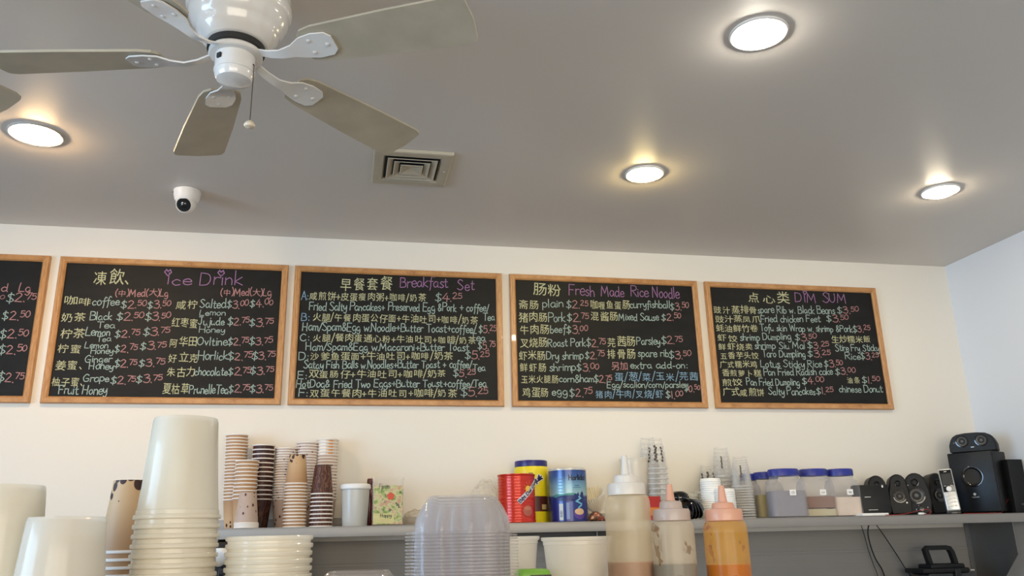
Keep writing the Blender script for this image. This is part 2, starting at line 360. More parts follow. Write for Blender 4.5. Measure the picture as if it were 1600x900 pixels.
def write(mb, text, x0, b0, x1, b1, h, ink, mapf, pen=.10, price=False, jit=1.0):
    """write text from (x0,b0) to (x1,b1) (baseline ends, metres) with cap height h; mapf places the plane"""
    items = []; x = 0; seen_dot = False
    for ch in text:
        sc, dy = (1, 0)
        if price and seen_dot and ch.isdigit(): sc, dy = .72, .34
        if ch in GL: adv = GL[ch][1]*sc*1.05
        else: adv = 1.12
        items.append((ch, x, sc, dy)); x += adv
        if ch in '.,': seen_dot = True
    tot = max(x-.08, .01); k = (x1-x0)/tot; sl = (b1-b0)/(x1-x0)
    for ch, xx, sc, dy in items:
        if ch == ' ': continue
        rot = random.uniform(-.12, .03)*jit; js = 1+random.uniform(-.09, .09)*jit; jb = random.uniform(-.06, .06)*h*jit
        ca, sa = math.cos(rot), math.sin(rot); ox = x0+xx*k; ob = b0+(ox-x0)*sl+jb+dy*h
        m = INKI[ink] if isinstance(ink, str) else ink
        if price and ch == '$': m = INKI['W']
        if ch in GL:
            kk = k*sc*js; hh = h*sc*js
            for st in STROKES[ch]:
                q = [(ox+px*kk*ca-py*hh*sa*.5, ob+py*hh*ca+px*kk*sa*.5) for px, py in st]
                ribbon(mb, q, h*pen*(.9 if sc < 1 else 1), m, mapf)
        else:
            vs, fs = cjk(ch); kk = 1.08*k*js/EM_W; hh = h*js*1.02/EM_W
            mb.add([mapf(ox+(px-EM_X)*kk*ca-(py-EM_B)*hh*sa*.5, ob+(py-EM_B)*hh*ca+(px-EM_X)*kk*sa*.5) for px, py in vs], fs, m)

# ------------------------------------------------------------------ the room
def panel(name, boxes, mat):
    mb = MB()
    for c, d in boxes: mb.box(c, d)
    return structure(mb.build(name, mat, smooth=0))
def slab(name, lo, hi, mat):
    return panel(name, [(((lo[0]+hi[0])/2, (lo[1]+hi[1])/2, (lo[2]+hi[2])/2), (hi[0]-lo[0], hi[1]-lo[1], hi[2]-lo[2]))], mat)
slab('floor', (XL, YF, -.1), (XR, 0, 0), 'floor')
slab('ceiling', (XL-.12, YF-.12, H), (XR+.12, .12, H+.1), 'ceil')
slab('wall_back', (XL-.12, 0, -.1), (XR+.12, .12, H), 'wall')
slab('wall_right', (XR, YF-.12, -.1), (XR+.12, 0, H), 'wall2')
def wall_with_hole(name, axis, pos, a0, a1, h0, h1, z0, z1, out):
    bx = []
    def add(u0, u1, w0, w1):
        c = ((u0+u1)/2, (w0+w1)/2); d = (u1-u0, w1-w0); p = pos+out*.06
        bx.append(((c[0], p, c[1]), (d[0], .12, d[1])) if axis == 'x' else ((p, c[0], c[1]), (.12, d[0], d[1])))
    add(a0, h0, -.1, H); add(h1, a1, -.1, H); add(h0, h1, -.1, z0); add(h0, h1, z1, H)
    panel(name, bx, 'wall')
wall_with_hole('wall_front', 'x', YF, XL-.12, XR+.12, -2.7, 1.9, .5, 2.4, -1)
wall_with_hole('wall_left', 'y', XL, YF, 0, -4.9, -1.9, .6, 2.4, -1)
def window(name, axis, pos, h0, h1, z0, z1, n):
    r = structure(bpy.data.objects.new(name, None)); COL.objects.link(r)
    fr, gl = MB(), MB(); w = .05
    def bx(mb, u0, u1, w0, w1, dep):
        c = ((u0+u1)/2, (w0+w1)/2); d = (u1-u0, w1-w0)
        mb.box((c[0], pos, c[1]) if axis == 'x' else (pos, c[0], c[1]), (d[0], dep, d[1]) if axis == 'x' else (dep, d[0], d[1]))
    bx(fr, h0, h1, z0, z0+w, .07); bx(fr, h0, h1, z1-w, z1, .07)
    for k in range(n+1):
        u = h0+(h1-h0-w)*k/n; bx(fr, u, u+w, z0+w, z1-w, .07)
    bx(gl, h0+w, h1-w, z0+w, z1-w, .006)
    fr.build('window_frame', 'silver', r, 0); gl.build('window_pane', 'glass', r, 0)
window('window_1', 'x', YF-.06, -2.7, 1.9, .5, 2.4, 3)
window('window_2', 'y', XL-.06, -4.9, -1.9, .6, 2.4, 2)

# ------------------------------------------------------------------ chalkboards
BW, BH, BY = .9144, .6096, -.02
BZ = 2.491
BX = [-1.565-.952, -1.565, -.623, .328, 1.281]
HEAD = ['menu chalkboard cut off by the left edge, prices only in view', 'menu chalkboard headed Ice Drink with two price columns', 'menu chalkboard headed Breakfast Set with lettered lines A to F', 'menu chalkboard headed Fresh Made Rice Noodle', 'menu chalkboard headed DIM SUM, nearest the right corner']
CROP = [(0, 390, 3.6), (60, 395, 3.6725), (440, 405, 3.75), (790, 420, 4.0), (1090, 430, 4.1875)]
def board(i):
    x0 = BX[i]; zc = BZ-BH/2
    r = thing('menu_chalkboard', HEAD[i]+', hung on the back wall' if i in (3,) else HEAD[i], 'chalkboard', (x0+BW/2, 0, zc), 0, 'menu chalkboards in a row on the back wall')
    fw, ft = .027, .021
    hx, hz = BW/2, BH/2
    fr = MB()
    def rail(pts, m):   # mitred rail with an eased front: pts outer0, outer1, inner1, inner0 in x,z
        (a, b, c, d) = [Vector((p[0], 0, p[1])) for p in pts]
        lvl = []
        for y, t0, t1 in ((-.001, 0, 1), (-ft+.004, 0, 1), (-ft, .14, .8), (-ft+.006, .98, 1)):
            pass
        prof = [(0, -.001), (0, -ft+.005), (.12, -ft), (.78, -ft), (1, -ft+.006), (1, -.001)]
        r0 = [a.lerp(d, t)+Vector((0, y, 0)) for t, y in prof]; r1 = [b.lerp(c, t)+Vector((0, y, 0)) for t, y in prof]
        fr.rings([r0, r1], m, True, True)
    o = [(-hx, hz), (hx, hz), (hx, -hz), (-hx, -hz)]; n = [(-hx+fw, hz-fw), (hx-fw, hz-fw), (hx-fw, -hz+fw), (-hx+fw, -hz+fw)]
    for k in range(4):
        j = (k+1) % 4; rail((o[k], o[j], n[j], n[k]), 0 if k % 2 == 0 else 1)
    f = fr.build('wooden_frame', ['oak', 'oak2'], r); f['label'] = 'pale oak frame'
    MB().box((0, -.006, 0), (BW-2*fw+.004, .008, BH-2*fw+.004)).build('slate_panel', 'slate', r, 0)
    mb, hd = MB(), MB(); ox, oy, sc = CROP[i]; PY = -.0108
    def L(cx, cy):
        p = aty(ox+cx/sc, oy+cy/sc, PY); return p.x-x0-BW/2, p.z-zc
    def mapf(u, v): return (u, PY, v)
    lim = BW/2-fw-.004
    for e in WR[i]:
        text, xa, ya, xb, yb, h, ink = e
        u0, v0 = L(xa, ya); u1, v1 = L(xb, yb); hh = L(xa, ya-h)[1]-v0
        head = h >= 58 and ya < 195 and i; tgt = MB() if head else hd if text == '<3' else mb
        if text == '<3':
            pts = [(u0, v0), (u0-hh*.5, v0+hh*.6), (u0-hh*.25, v0+hh), (u0, v0+hh*.7), (u0+hh*.3, v0+hh), (u0+hh*.5, v0+hh*.55), (u0, v0)]
            tgt = MB(); ribbon(tgt, pts, .004, INKI[ink], mapf); tgt.build('chalk_heart', INKM, r, 0); continue
        write(tgt, text, u0, v0, u1, v1, hh, ink, mapf, pen=max(.055, min(.11, .0034/hh)), price=text.startswith('$'))
        if head: tgt.build('chalk_heading', INKM, r, 0)
    mb.build('chalk_writing', INKM, r, 0)
def P(t, xa, ya, xb, h=44): return (t, xa, ya, xb, ya, h, 'P')
def Y(t, xa, ya, xb, h=58, yb=None): return (t, xa, ya, xb, yb or ya, h, 'Y')
def Wt(t, xa, ya, xb, h=46, yb=None): return (t, xa, ya, xb, yb or ya, h, 'W')
WR = [
 [P('d', 5, 235, 45, 48), P('Lg', 105, 235, 170, 50), P('0', 0, 276, 28, 24), P('$2.75', 35, 295, 200, 50), P('$2.50', 10, 395, 165, 50), P('$2.50', -5, 500, 155, 50), P('$2.50', -10, 588, 148, 50), P('$2.75', -15, 745, 130, 52)],
 [Y('凍飲、', 310, 182, 570, 92), ('Ice', 722, 182, 880, 182, 62, 'V'), ('<3', 742, 132, 742, 132, 36, 'V'), ('Drink', 925, 185, 1170, 187, 78, 'V'), ('<3', 1047, 135, 1047, 135, 34, 'V'),
  P('(中)Med(大)Lg', 440, 248, 745), P('(中)Med(大)Lg', 1045, 246, 1335),
  Y('咖啡', 140, 298, 302, 50), Wt('coffee', 308, 300, 465), P('$2.50', 473, 318, 618), P('$3.50', 625, 318, 758),
  Y('奶茶', 125, 392, 270, 56), Wt('Black', 295, 385, 420), Wt('Tea', 335, 430, 440, 36), P('$2.50', 448, 388, 600), P('$3.50', 612, 388, 755),
  Y('柠茶', 120, 490, 258), Wt('Lemon', 270, 475, 412), Wt('Tea', 335, 508, 415, 32), P('$2.75', 437, 484, 578), P('$3.75', 600, 474, 750),
  Y('柠蜜', 105, 572, 245), Wt('Lemon', 265, 546, 400, 38), Wt('Honey', 300, 578, 428, 36), P('$2.75', 435, 570, 565), P('$3.75', 583, 556, 730),
  Y('姜蜜、', 92, 668, 290, 62), Wt('Ginger', 265, 628, 420, 40), Wt('Honey', 290, 668, 430, 42), P('$2.75', 433, 658, 563), P('$3.75', 575, 652, 722),
  Y('柚子蜜、', 70, 765, 285), Wt('Grape', 255, 738, 405, 42), Wt('Fruit Honey', 115, 810, 392, 52), P('$2.75', 413, 752, 555), P('$3.75', 560, 746, 707),
  Y('咸柠', 785, 320, 915), Wt('Salted', 925, 315, 1075, 50), Wt('Lemon', 925, 358, 1075, 34), P('$3.00', 1080, 318, 1203), P('$4.00', 1213, 312, 1345),
  Y('红枣蜜', 760, 428, 910), Wt('Jujude', 915, 413, 1068), Wt('Honey', 922, 457, 1070, 34), P('$2.75', 1085, 415, 1208), P('$3.75', 1210, 422, 1347),
  Y('阿华田', 748, 538, 905), Wt('Ovltine', 910, 530, 1083, 48), P('$2.75', 1085, 530, 1205), P('$3.75', 1208, 530, 1340),
  Y('好立克', 742, 628, 915), Wt('Horlick', 915, 613, 1085, 50), P('$2.75', 1085, 615, 1225), P('$3.75', 1225, 612, 1357),
  Y('朱古力', 733, 710, 895), Wt('chocolate', 895, 702, 1085, 46), P('$2.75', 1088, 702, 1215), P('$3.75', 1215, 698, 1350),
  Y('夏枯草', 708, 808, 860, 66), Wt('PrunelleTea', 865, 808, 1088, 50), P('$2.75', 1090, 802, 1210), P('$3.75', 1213, 802, 1342)],
 [Y('早餐套餐', 340, 180, 645, 86), ('Breakfast', 695, 165, 975, 165, 62, 'V'), ('Set', 1030, 178, 1130, 182, 64, 'V'),
  ('A:', 115, 236, 158, 236, 48, 'B'), Y('咸煎饼+皮蛋瘦肉粥+咖啡/奶茶', 160, 240, 845, 52, 246), P('$4.25', 900, 247, 1057, 48),
  Wt('Fried Salty Pancakes+ Preserved Egg &Pork + coffee/', 162, 298, 1215, 48, 306), Wt('Tea', 1180, 358, 1250, 42),
  ('B:', 115, 358, 165, 358, 48, 'B'), Y('火腿/午餐肉蛋公仔面+牛油吐司+咖啡/奶茶', 180, 362, 1150, 52, 378), P('$5.25', 1155, 434, 1257, 46),
  Wt('Ham/Spam&Egg w.Noodle+Butter Toast+coffee/', 122, 416, 1140, 48, 430), Wt('Tea', 1105, 480, 1195, 42),
  ('C:', 108, 475, 165, 475, 44, 'W'), Y('火腿/餐肉蛋通心粉+牛油吐司+咖啡/奶茶', 180, 480, 1140, 50, 498), P('$5.75', 1150, 528, 1252, 46),
  Wt('Ham/Spam&Egg w.Macaroni+Butter Toast', 142, 534, 1097, 46, 536),
  ('D:', 100, 588, 160, 588, 46, 'W'), Y('沙爹鱼蛋面+牛油吐司+咖啡/奶茶', 165, 592, 1000, 50, 588), P('$5.25', 1075, 586, 1215, 46),
  Wt('Satay Fish Balls w.Noodles+Butter Toast + coffee/', 128, 640, 1115, 46, 636), Wt('Tea', 1120, 655, 1195, 42),
  ('E:', 95, 700, 150, 700, 46, 'W'), Y('双蛋肠仔+牛油吐司+咖啡/奶茶', 155, 696, 965, 50, 690), P('$5.25', 1005, 690, 1135, 44),
  Wt('HotDog& Fried Two Eggs+Butter Toust+coffee/Tea', 85, 752, 1200, 46, 748),
  ('F:', 100, 804, 155, 804, 46, 'W'), Y('双蛋午餐肉+牛油吐司+咖啡/奶茶', 162, 806, 1025, 52, 808), P('$5.25', 1050, 804, 1207, 50)],
 [Y('肠粉', 170, 165, 345, 82), ('Fresh', 397, 165, 560, 170, 72, 'V'), ('Made', 598, 174, 742, 176, 64, 'V'), ('Rice', 785, 172, 893, 176, 62, 'V'), ('Noodle', 920, 182, 1087, 184, 66, 'V'),
  Y('斋肠', 80, 248, 210, 64), Wt('plain', 232, 238, 362, 50), P('$2.25', 380, 246, 517, 48), Y('咖喱鱼蛋肠', 528, 250, 775, 58), Wt('curryfishball', 778, 244, 1028), P('$3.50', 1030, 256, 1145, 46),
  Y('猪肉肠', 80, 330, 262, 64), Wt('Pork', 268, 330, 372, 54), P('$2.75', 385, 328, 520, 50), Y('混酱肠', 530, 322, 705, 62), Wt('Mixed Sause', 708, 322, 958), P('$2.50', 975, 322, 1098),
  Y('牛肉肠', 88, 405, 270, 62), Wt('beef', 280, 400, 377, 50), P('$3.00', 382, 405, 515, 48),
  Y('叉烧肠', 88, 488, 258, 62), Wt('Roast Pork', 265, 485, 500, 50), P('$2.75', 505, 487, 625, 50), Y('芫茜肠', 635, 484, 810, 66), Wt('Parsley', 820, 474, 967, 50), P('$2.75', 975, 470, 1105, 46),
  Y('虾米肠', 80, 570, 250, 62), Wt('Dry shrimp', 255, 565, 487, 50), P('$2.75', 497, 562, 617, 46), Y('排骨肠', 635, 562, 815, 68), Wt('spare rib', 828, 550, 1022, 50), P('$3.50', 1022, 560, 1162, 48),
  Y('鲜虾肠', 88, 645, 258, 62), Wt('shrimp', 275, 637, 440, 50), P('$3.00', 445, 640, 583, 46), ('另加', 660, 630, 765, 630, 54, 'P'), Wt('extra add-on:', 780, 622, 1140, 44),
  Y('玉米火腿肠', 95, 712, 330, 54), Wt('corn&ham', 335, 708, 555, 44), P('$2.75', 555, 712, 665, 44), ('蛋/葱/菜/玉米/芫茜', 680, 698, 1205, 698, 58, 'B'),
  Wt('Egg/scalion/corn/parsley', 635, 742, 1140, 40), P('$0.50', 1120, 768, 1217, 42),
  Y('鸡蛋肠', 103, 800, 270, 64), Wt('egg', 290, 788, 387, 50), P('$2.75', 400, 800, 540, 52), ('猪肉/牛肉/叉烧/虾', 562, 806, 985, 806, 54, 'B'), P('$1.00', 1003, 810, 1112, 46)],
 [Y('点', 330, 175, 408, 74), Y('心', 425, 184, 512, 60), Y('类', 520, 188, 600, 80), ('DIM', 640, 175, 778, 177, 62, 'V'), ('<3', 703, 126, 703, 126, 26, 'V'), ('SUM', 820, 176, 975, 180, 62, 'V'),
  Y('豉汁蒸排骨', 105, 250, 390, 54), Wt('spare Rib w. Black Beans', 395, 246, 900, 48, 252), P('$3.50', 915, 250, 1057),
  Y('豉汁蒸凤爪', 115, 308, 410, 48), Wt('Fried chicken Feet', 415, 306, 805), P('$3.50', 845, 304, 990),
  Y('蚝油鲜竹卷', 120, 370, 395, 50), Wt('Tofu skin Wrap w. shrimp &Pork', 410, 364, 1015, 44, 372), P('$3.25', 1018, 372, 1132),
  Y('虾饺', 130, 432, 265, 52), Wt('shrimp Dumpling', 280, 428, 612, 46, 420), P('$3.50', 640, 428, 780), Y('生炒糯米飯', 875, 440, 1135, 50),
  Y('鲜虾烧卖', 135, 488, 365, 50), Wt('shrimp Siu Mai', 375, 480, 705), P('$3.25', 720, 478, 862), Wt('Stire Fry Sticky', 903, 496, 1190, 44),
  Y('五香芋头饺', 148, 548, 400, 48), Wt('Taro Dumpling', 425, 536, 708), P('$3.25', 722, 535, 872), Wt('Rice', 968, 550, 1068, 44), P('$3.25', 1070, 552, 1187),
  Y('广式糯米鸡', 145, 605, 390, 50), Wt('Lotus Sticky Rice', 415, 602, 815), P('$3.50', 830, 600, 953),
  Y('香煎萝卜糕', 160, 662, 415, 48), Wt('Pan Fried Radish cake', 435, 657, 885, 46, 650), P('$3.00', 903, 650, 1035),
  Y('煎饺', 160, 724, 290, 48), Wt('Pan Fried Dumpling', 322, 720, 668), P('$4.00', 685, 712, 828), Y('油条', 980, 708, 1065, 48), P('$1.50', 1078, 706, 1197),
  Y('广式咸煎饼', 165, 790, 440, 56), Wt('Salty Pancakes', 465, 782, 772, 48), P('$1.25', 778, 778, 890), Wt('chinese Donut', 928, 766, 1212, 46)],
]
for i in range(5): board(i)

# ------------------------------------------------------------------ ceiling: downlights, vent, camera, fans
def downlight(px, py, col, strength, label, trim_r=.073, grey=False):
    p = atz(px, py, H); r = thing('recessed_downlight', label, 'ceiling light', (p.x, p.y, H), 0, 'recessed downlights in the ceiling')
    t = MB(); t.lathe([(trim_r, -.0005), (trim_r, -.004), (trim_r-.004, -.007), (trim_r-.012, -.006), (trim_r-.016, -.003), (trim_r-.018, -.0005)], 48)
    tr = t.build('trim_ring', 'silver' if grey else 'matt_white', r)
    b = MB(); R = trim_r-.0185
    b.lathe([(R, -.001)]+[(R*math.cos(a), -.002-.024*math.sin(a)) for a in (k*PI/16 for k in range(1, 8))]+[(.0005, -.026)], 48, cap1=True)
    b.build('lamp_lens', emission('lamp_glow', col, strength*LAMP_GAIN), r)
downlight(1185, 51.5, (1, .93, .80, 1), 26, 'round downlight with cool white glow, nearest the fan on its right, high up', .078)
downlight(1007, 271, (1, .76, .34, 1), 26, 'round downlight with yellow glow beside the square vent, third of the four')
downlight(1469, 298, (1, .84, .60, 1), 22, 'round downlight nearest the right wall')
downlight(56.5, 209, (1, .66, .34, 1), 34, 'round downlight in a grey trim ring under the fan tip at the left edge', .083, True)

def ceiling_vent():
    a, b, c, d = (atz(*q, H-.01) for q in ((585, 236), (713, 242), (693, 292.5), (578, 283.5)))
    cx = (a+b+c+d)/4; e = ((b-a)+(c-d)).normalized(); rz = math.atan2(e.y, e.x); s = .139
    r = thing('ceiling_vent', 'square louvred air vent in the ceiling beside the fan blade', 'air vent', (cx.x, cx.y, H), rz)
    def sq(h, z): return [(-h, -h, z), (h, -h, z), (h, h, z), (-h, h, z)]
    f = MB(); f.rings([sq(s, -.0005), sq(s-.001, -.011), sq(s-.006, -.013), sq(s-.036, -.012), sq(s-.040, -.006), sq(s-.040, -.0005)]); f.build('vent_frame', 'vent', r, 20)
    MB().rings([sq(s-.042, -.0012), sq(s-.042, -.0022)], 0, True, True).build('vent_throat', 'dark', r, 0)
    for k, h in enumerate((.088, .064)):
        m = MB(); m.rings([sq(h, -.0125), sq(h-.002, -.0145), sq(h-.020, -.0045), sq(h-.020, -.0035), sq(h-.001, -.0115)][:4]+[sq(h, -.0125)]); m.build('louvre_ring', 'vent', r, 20)
    MB().rings([sq(.040, -.0125), sq(.038, -.0145), sq(.003, -.0035), sq(.003, -.003)], 0, False, True).build('louvre_core', 'vent', r, 20)
    MB().lathe([(.003, -.0125), (.003, -.015), (.0005, -.0155)], 10, cap1=True, X=T(s-.02, 0, 0)).build('screw_head', 'silver', r)
ceiling_vent()

def dome_camera():
    p = atz(293, 299, H); r = thing('dome_camera', 'small white ball security camera on the ceiling above the boards', 'security camera', (p.x, p.y, H), 0)
    b = MB(); b.lathe([(.050, -.0005), (.050, -.006), (.048, -.020), (.044, -.036), (.036, -.044), (.034, -.044)], 40, cap1=True); b.build('base_shell', 'matt_white', r)
    D = (CAMP+Vector((-1.15, .3, -.35))-Vector((p.x, p.y, H-.04))).normalized()
    X = T(0, 0, -.052) @ D.to_track_quat('Z', 'Y').to_matrix().to_4x4()
    m = MB(); m.lathe([(.0005, -.036), (.02, -.031), (.033, -.016), (.037, 0), (.035, .014), (.030, .024), (.0275, .027), (.0265, .0255)], 40, X=X, cap0=True); bl = m.build('eyeball', 'matt_white', r)
    MB().lathe([(.0263, .0255), (.0262, .0262), (.012, .0262), (.0115, .0285), (.006, .031), (.0005, .0315)], 32, X=X, cap1=True, cap0=True).build('lens_face', 'black_gloss', bl)
    for a in (.6, -1.5):
        MB().lathe([(.003, 0), (.003, -.004), (.0005, -.005)], 10, cap1=True, X=T(.053*math.cos(a+2.4), .053*math.sin(a+2.4), -.0005)).build('screw_head', 'black', r)
dome_camera()

def ceiling_fan(hub, angles, label):
    r = thing('ceiling_fan', label, 'ceiling fan', (hub[0], hub[1], H), 0, 'white flush-mount ceiling fans')
    z0 = 2.338-H
    m = MB(); m.lathe([(.088, -.0005), (.094, -.012), (.104, -.03), (.112, -.05), (.1165, -.072), (.1175, -.078), (.1165, -.083), (.119, -.088), (.119, -.104), (.116, -.112), (.113, -.116), (.114, -.121), (.109, -.136), (.099, -.154), (.093, -.162), (.092, -.168), (.084, -.181), (.072, -.194), (.069, -.197), (.060, -.1975)], 56, cap1=True)
    m.build('motor_housing', 'gloss_white', r, 50)
    MB().lathe([(.064, -.1977), (.064, -.2125), (.05, -.2125)], 40, cap1=True).build('rotor_gap', 'dark', r)
    MB().lathe([(.058, -.2127), (.060, -.216), (.060, -.224), (.057, -.226), (.0445, -.2265), (.0445, -.262), (.0455, -.263), (.0455, -.266), (.0435, -.268), (.0425, -.278), (.038, -.286), (.026, -.2895), (.0005, -.290)], 48, cap1=True).build('switch_housing', 'gloss_white', r, 30)
    MB().box((0, 0, 0), (.006, .012, .012), .001, X=RZ(-2.3) @ T(.0455, 0, -.243)).build('reverse_switch', 'dark', r, 0)
    # pull chain on the right side of the switch housing
    ca = -.35; cx, cy = .047*math.cos(ca), .047*math.sin(ca); c = MB(); zt, zb = -.252, -.392; n = 44
    for k in range(n+1):
        z = zt+(zb-zt)*k/n; c.lathe([(.0002, .0014), (.0013, .0006), (.0013, -.0006), (.0002, -.0014)], 6, X=T(cx, cy, z))
    c.tube([(cx, cy, zt), (cx, cy, zb)], .0005, 5)
    c.tube([(cx-.012, cy, zt+.002), (cx-.002, cy, zt+.003), (cx, cy, zt)], .0016, 6)
    ch = c.build('pull_chain', 'brass', r)
    MB().lathe([(.0005, 0), (.004, -.001), (.010, -.006), (.0125, -.011), (.0105, -.016), (.004, -.019), (.0005, -.0195)], 24, X=T(cx, cy, zb)).build('chain_fob', 'wood_fob', ch)
    RT_, R0 = .562, .165
    for a in angles:
        X = RZ(math.radians(a)); pit = RX(math.radians(-12)); zb_ = -.222
        b = MB(); out = []
        L, w0, w1 = RT_-R0, .052, .069
        side = [(0, -w0*.55), (.012, -w0*.85), (.04, -w0), (L*.55, -(w0+w1)/2-.003), (L-.02, -w1), (L-.004, -w1*.92), (L, -w1*.80)]
        out = side + [(L+.006, 0)] + [(x, -y) for x, y in side[::-1]]
        top = [(R0+x, y, .003) for x, y in out]; bot = [(R0+x, y, -.003) for x, y in out]
        b.rings([bot, top], 0, True, True, X=X @ T(0, 0, zb_) @ pit)
        bl = b.build('blade', 'blade', r, 30)
        i = MB()   # blade iron: a curved arm that widens to a plate screwed under the blade
        prof = [(.055, .010, .004), (.085, .011, -.008), (.115, .012, -.014), (.145, .017, -.010), (.170, .030, -.0045), (.200, .036, -.004), (.232, .033, -.004), (.245, .020, -.004)]
        rs = []
        for x, w, z in prof: rs.append([(x, -w, z), (x, w, z), (x, w, z-.004), (x, -w, z-.004)])
        i.rings(rs, 0, True, True, X=X @ T(0, 0, zb_) @ pit)
        for q in ((.19, .018), (.19, -.018), (.228, 0)): i.lathe([(.0045, -.0078), (.0045, -.0098), (.0005, -.0108)], 8, cap1=True, X=X @ T(0, 0, zb_) @ pit @ T(q[0], q[1], 0))
        i.build('blade_iron', 'gloss_white', bl, 40)
    return r
HUB = atz(365, 128, 2.338)
FAN = (43, 107, 168, 232, 336)
ceiling_fan((HUB.x, HUB.y), FAN, 'white ceiling fan with five blades and a hanging pull chain')
tip = atz(6, 168, 2.405); sa = math.radians(56)
ceiling_fan((tip.x-.56*math.cos(sa), tip.y-.56*math.sin(sa)), (56, 128, 200, 272, 344), 'second ceiling fan, only a blade tip showing at the left edge')

# ------------------------------------------------------------------ wall shelf and what hangs under it
SHZ, SHF = 1.388, -.300
def steel_shelf():
    x0, x1 = aty(322, 826, SHF).x, XR-.004
    r = thing('steel_shelf', 'long stainless steel shelf under the chalkboards', 'shelf', (x0, 0, SHZ))
    m = MB(); w = x1-x0
    m.box((w/2, SHF/2-.0005, -.002), (w, -SHF-.001, .004), .001); m.box((w/2, SHF+.0015, -.0195), (w, .003, .037), .0012); m.box((w/2, SHF+.010, -.037), (w, .016, .002), 0)
    m.box((w/2, -.0025, .019), (w, .003, .038), .0008)
    m.build('shelf_board', 'shelf', r, 30)
    bx = aty(1546, 850, -.12).x-x0
    for k, xx in enumerate((bx, .42*w, .04)):
        b = MB(); pr = [(SHF+.02, -.006), (-.006, -.006), (-.006, -.33), (-.12, -.33), (SHF+.02, -.17)]
        n = len(pr); rs = [[(xx+dx, y, z) for y, z in pr] for dx in (-.0015, .0015)]
        b.rings(rs, 0, True, True); b.box((xx-.012, -.008, -.15), (.024, .003, .29), .0006); b.box((xx-.012, (SHF+.03)/2, -.0075), (.024, -SHF-.05, .003), .0006)
        for zz in (-.03, -.10): b.lathe([(.004, 0), (.004, -.003), (.0005, -.004)], 8, cap1=True, X=T(xx-.012, -.0105, zz) @ RX(-PI/2))
        b.build('bracket', 'bracket', r, 20)
steel_shelf()
def backsplash():
    x0, x1 = aty(300, 860, 0).x, XR-.012
    r = thing('steel_backsplash', 'grey steel backsplash sheet on the wall under the shelf', 'backsplash', (x0, 0, 1.10))
    w = x1-x0; m = MB(); m.box((w/2, -.0025, -.075), (w, .003, .62), .001); m.build('sheet', 'splash', r, 0)
    t = MB(); t.box((w/2, -.0055, .142), (w, .003, .012), .001); t.build('seam_strip', 'splash', r, 0)
backsplash()

def patch(mb, outline, m, mapf, rings=6):
    n = len(outline); cx = sum(p[0] for p in outline)/n; cz = sum(p[1] for p in outline)/n
    vs = [mapf(cx, cz)]; fs = []
    for k in range(1, rings+1):
        for x, z in outline: vs.append(mapf(cx+(x-cx)*k/rings, cz+(z-cz)*k/rings))
    for i in range(n): fs.append([0, 1+i, 1+(i+1) % n])
    for k in range(rings-1):
        for i in range(n):
            j = (i+1) % n; fs.append([1+k*n+i, 1+(k+1)*n+i, 1+(k+1)*n+j, 1+k*n+j])
    mb.add(vs, fs, m)
def ell(cx, cz, a, b, n=28): return [(cx+a*math.cos(2*PI*k/n), cz+b*math.sin(2*PI*k/n)) for k in range(n)]
def dense(pts, step=.006):
    out = []
    for i in range(len(pts)):
        a, b = Vector(pts[i]), Vector(pts[(i+1) % len(pts)]); n = max(1, int((b-a).length/step))
        out += [tuple(a.lerp(b, k/n)) for k in range(n)]
    return out
def bar(cx, cz, w, h, ang=0):
    c, s = math.cos(ang), math.sin(ang)
    return dense([(cx+x*c-y*s, cz+x*s+y*c) for x, y in ((-w/2, -h/2), (w/2, -h/2), (w/2, h/2), (-w/2, h/2))], .004)
# ------------------------------------------------------------------ stacks of cups on the shelf
CUPH = .112
def cup_mesh(name, mats, h=CUPH, rt=.0435, rb=.0305, seg=28, wall=.0009, mark=False):
    """paper cup: printed wall, recessed bottom, rolled white rim"""
    m = MB()
    def rr(z): return rb+(rt-.0015-rb)*z/h
    m.lathe([(rr(0)-.0012, .006), (rr(0)-.0012, 0), (rr(0), 0), (rr(h*.3), h*.3), (rr(h*.6), h*.6), (rr(h-.005), h-.005)], seg)
    m.lathe([(rr(h-.005), h-.005), (rt, h-.0045), (rt+.0012, h-.0025), (rt+.0006, h-.0003), (rt-.0012, h), (rt-.0028, h-.0012)], seg, 1)
    m.lathe([(rt-.0028, h-.0012), (rr(h*.5)-wall, h*.5), (rr(.006)-wall, .006), (.0005, .006)], seg, 1, cap1=True)
    if mark:
        f = lambda u, v: ((rr(v)+.0006)*math.cos(u/rt), (rr(v)+.0006)*math.sin(u/rt), v)
        patch(m, bar(0, h-.020, .020, .026), 2, f)
    o = m.build(name, mats, smooth=40); me = o.data; bpy.data.objects.remove(o); return me
M['kraft'] = beans('kraft_bean_print', S(198, 164, 124), S(58, 34, 26), S(172, 132, 94), dense_at=0, height=CUPH, scale=70)
M['lilac'] = beans('lilac_bean_print', S(186, 164, 150), S(84, 52, 44), S(188, 168, 156), None, CUPH, 70, .30)
M['mocha'] = leaf_print('mocha_leaf_print', S(70, 38, 28), S(112, 74, 56), 30)
M['mocha_dark'] = leaf_print('dark_mocha_print', S(52, 22, 16), S(88, 50, 36), 24)
M['rim'] = plain('cup_rim_white', (.86, .82, .78, 1), .5, 0, .02)
M['white_print'] = leaf_print('white_cup_orange_mark', S(226, 220, 210), S(206, 190, 172), 14)
M['orange_mark'] = plain('cup_orange_mark', S(206, 134, 62), .5)
CUP = {k: cup_mesh('paper_cup', [k, 'rim']) for k in ('kraft', 'lilac', 'mocha', 'mocha_dark')}
CUP['white_print'] = cup_mesh('paper_cup', ['white_print', 'rim', 'orange_mark'], mark=True)
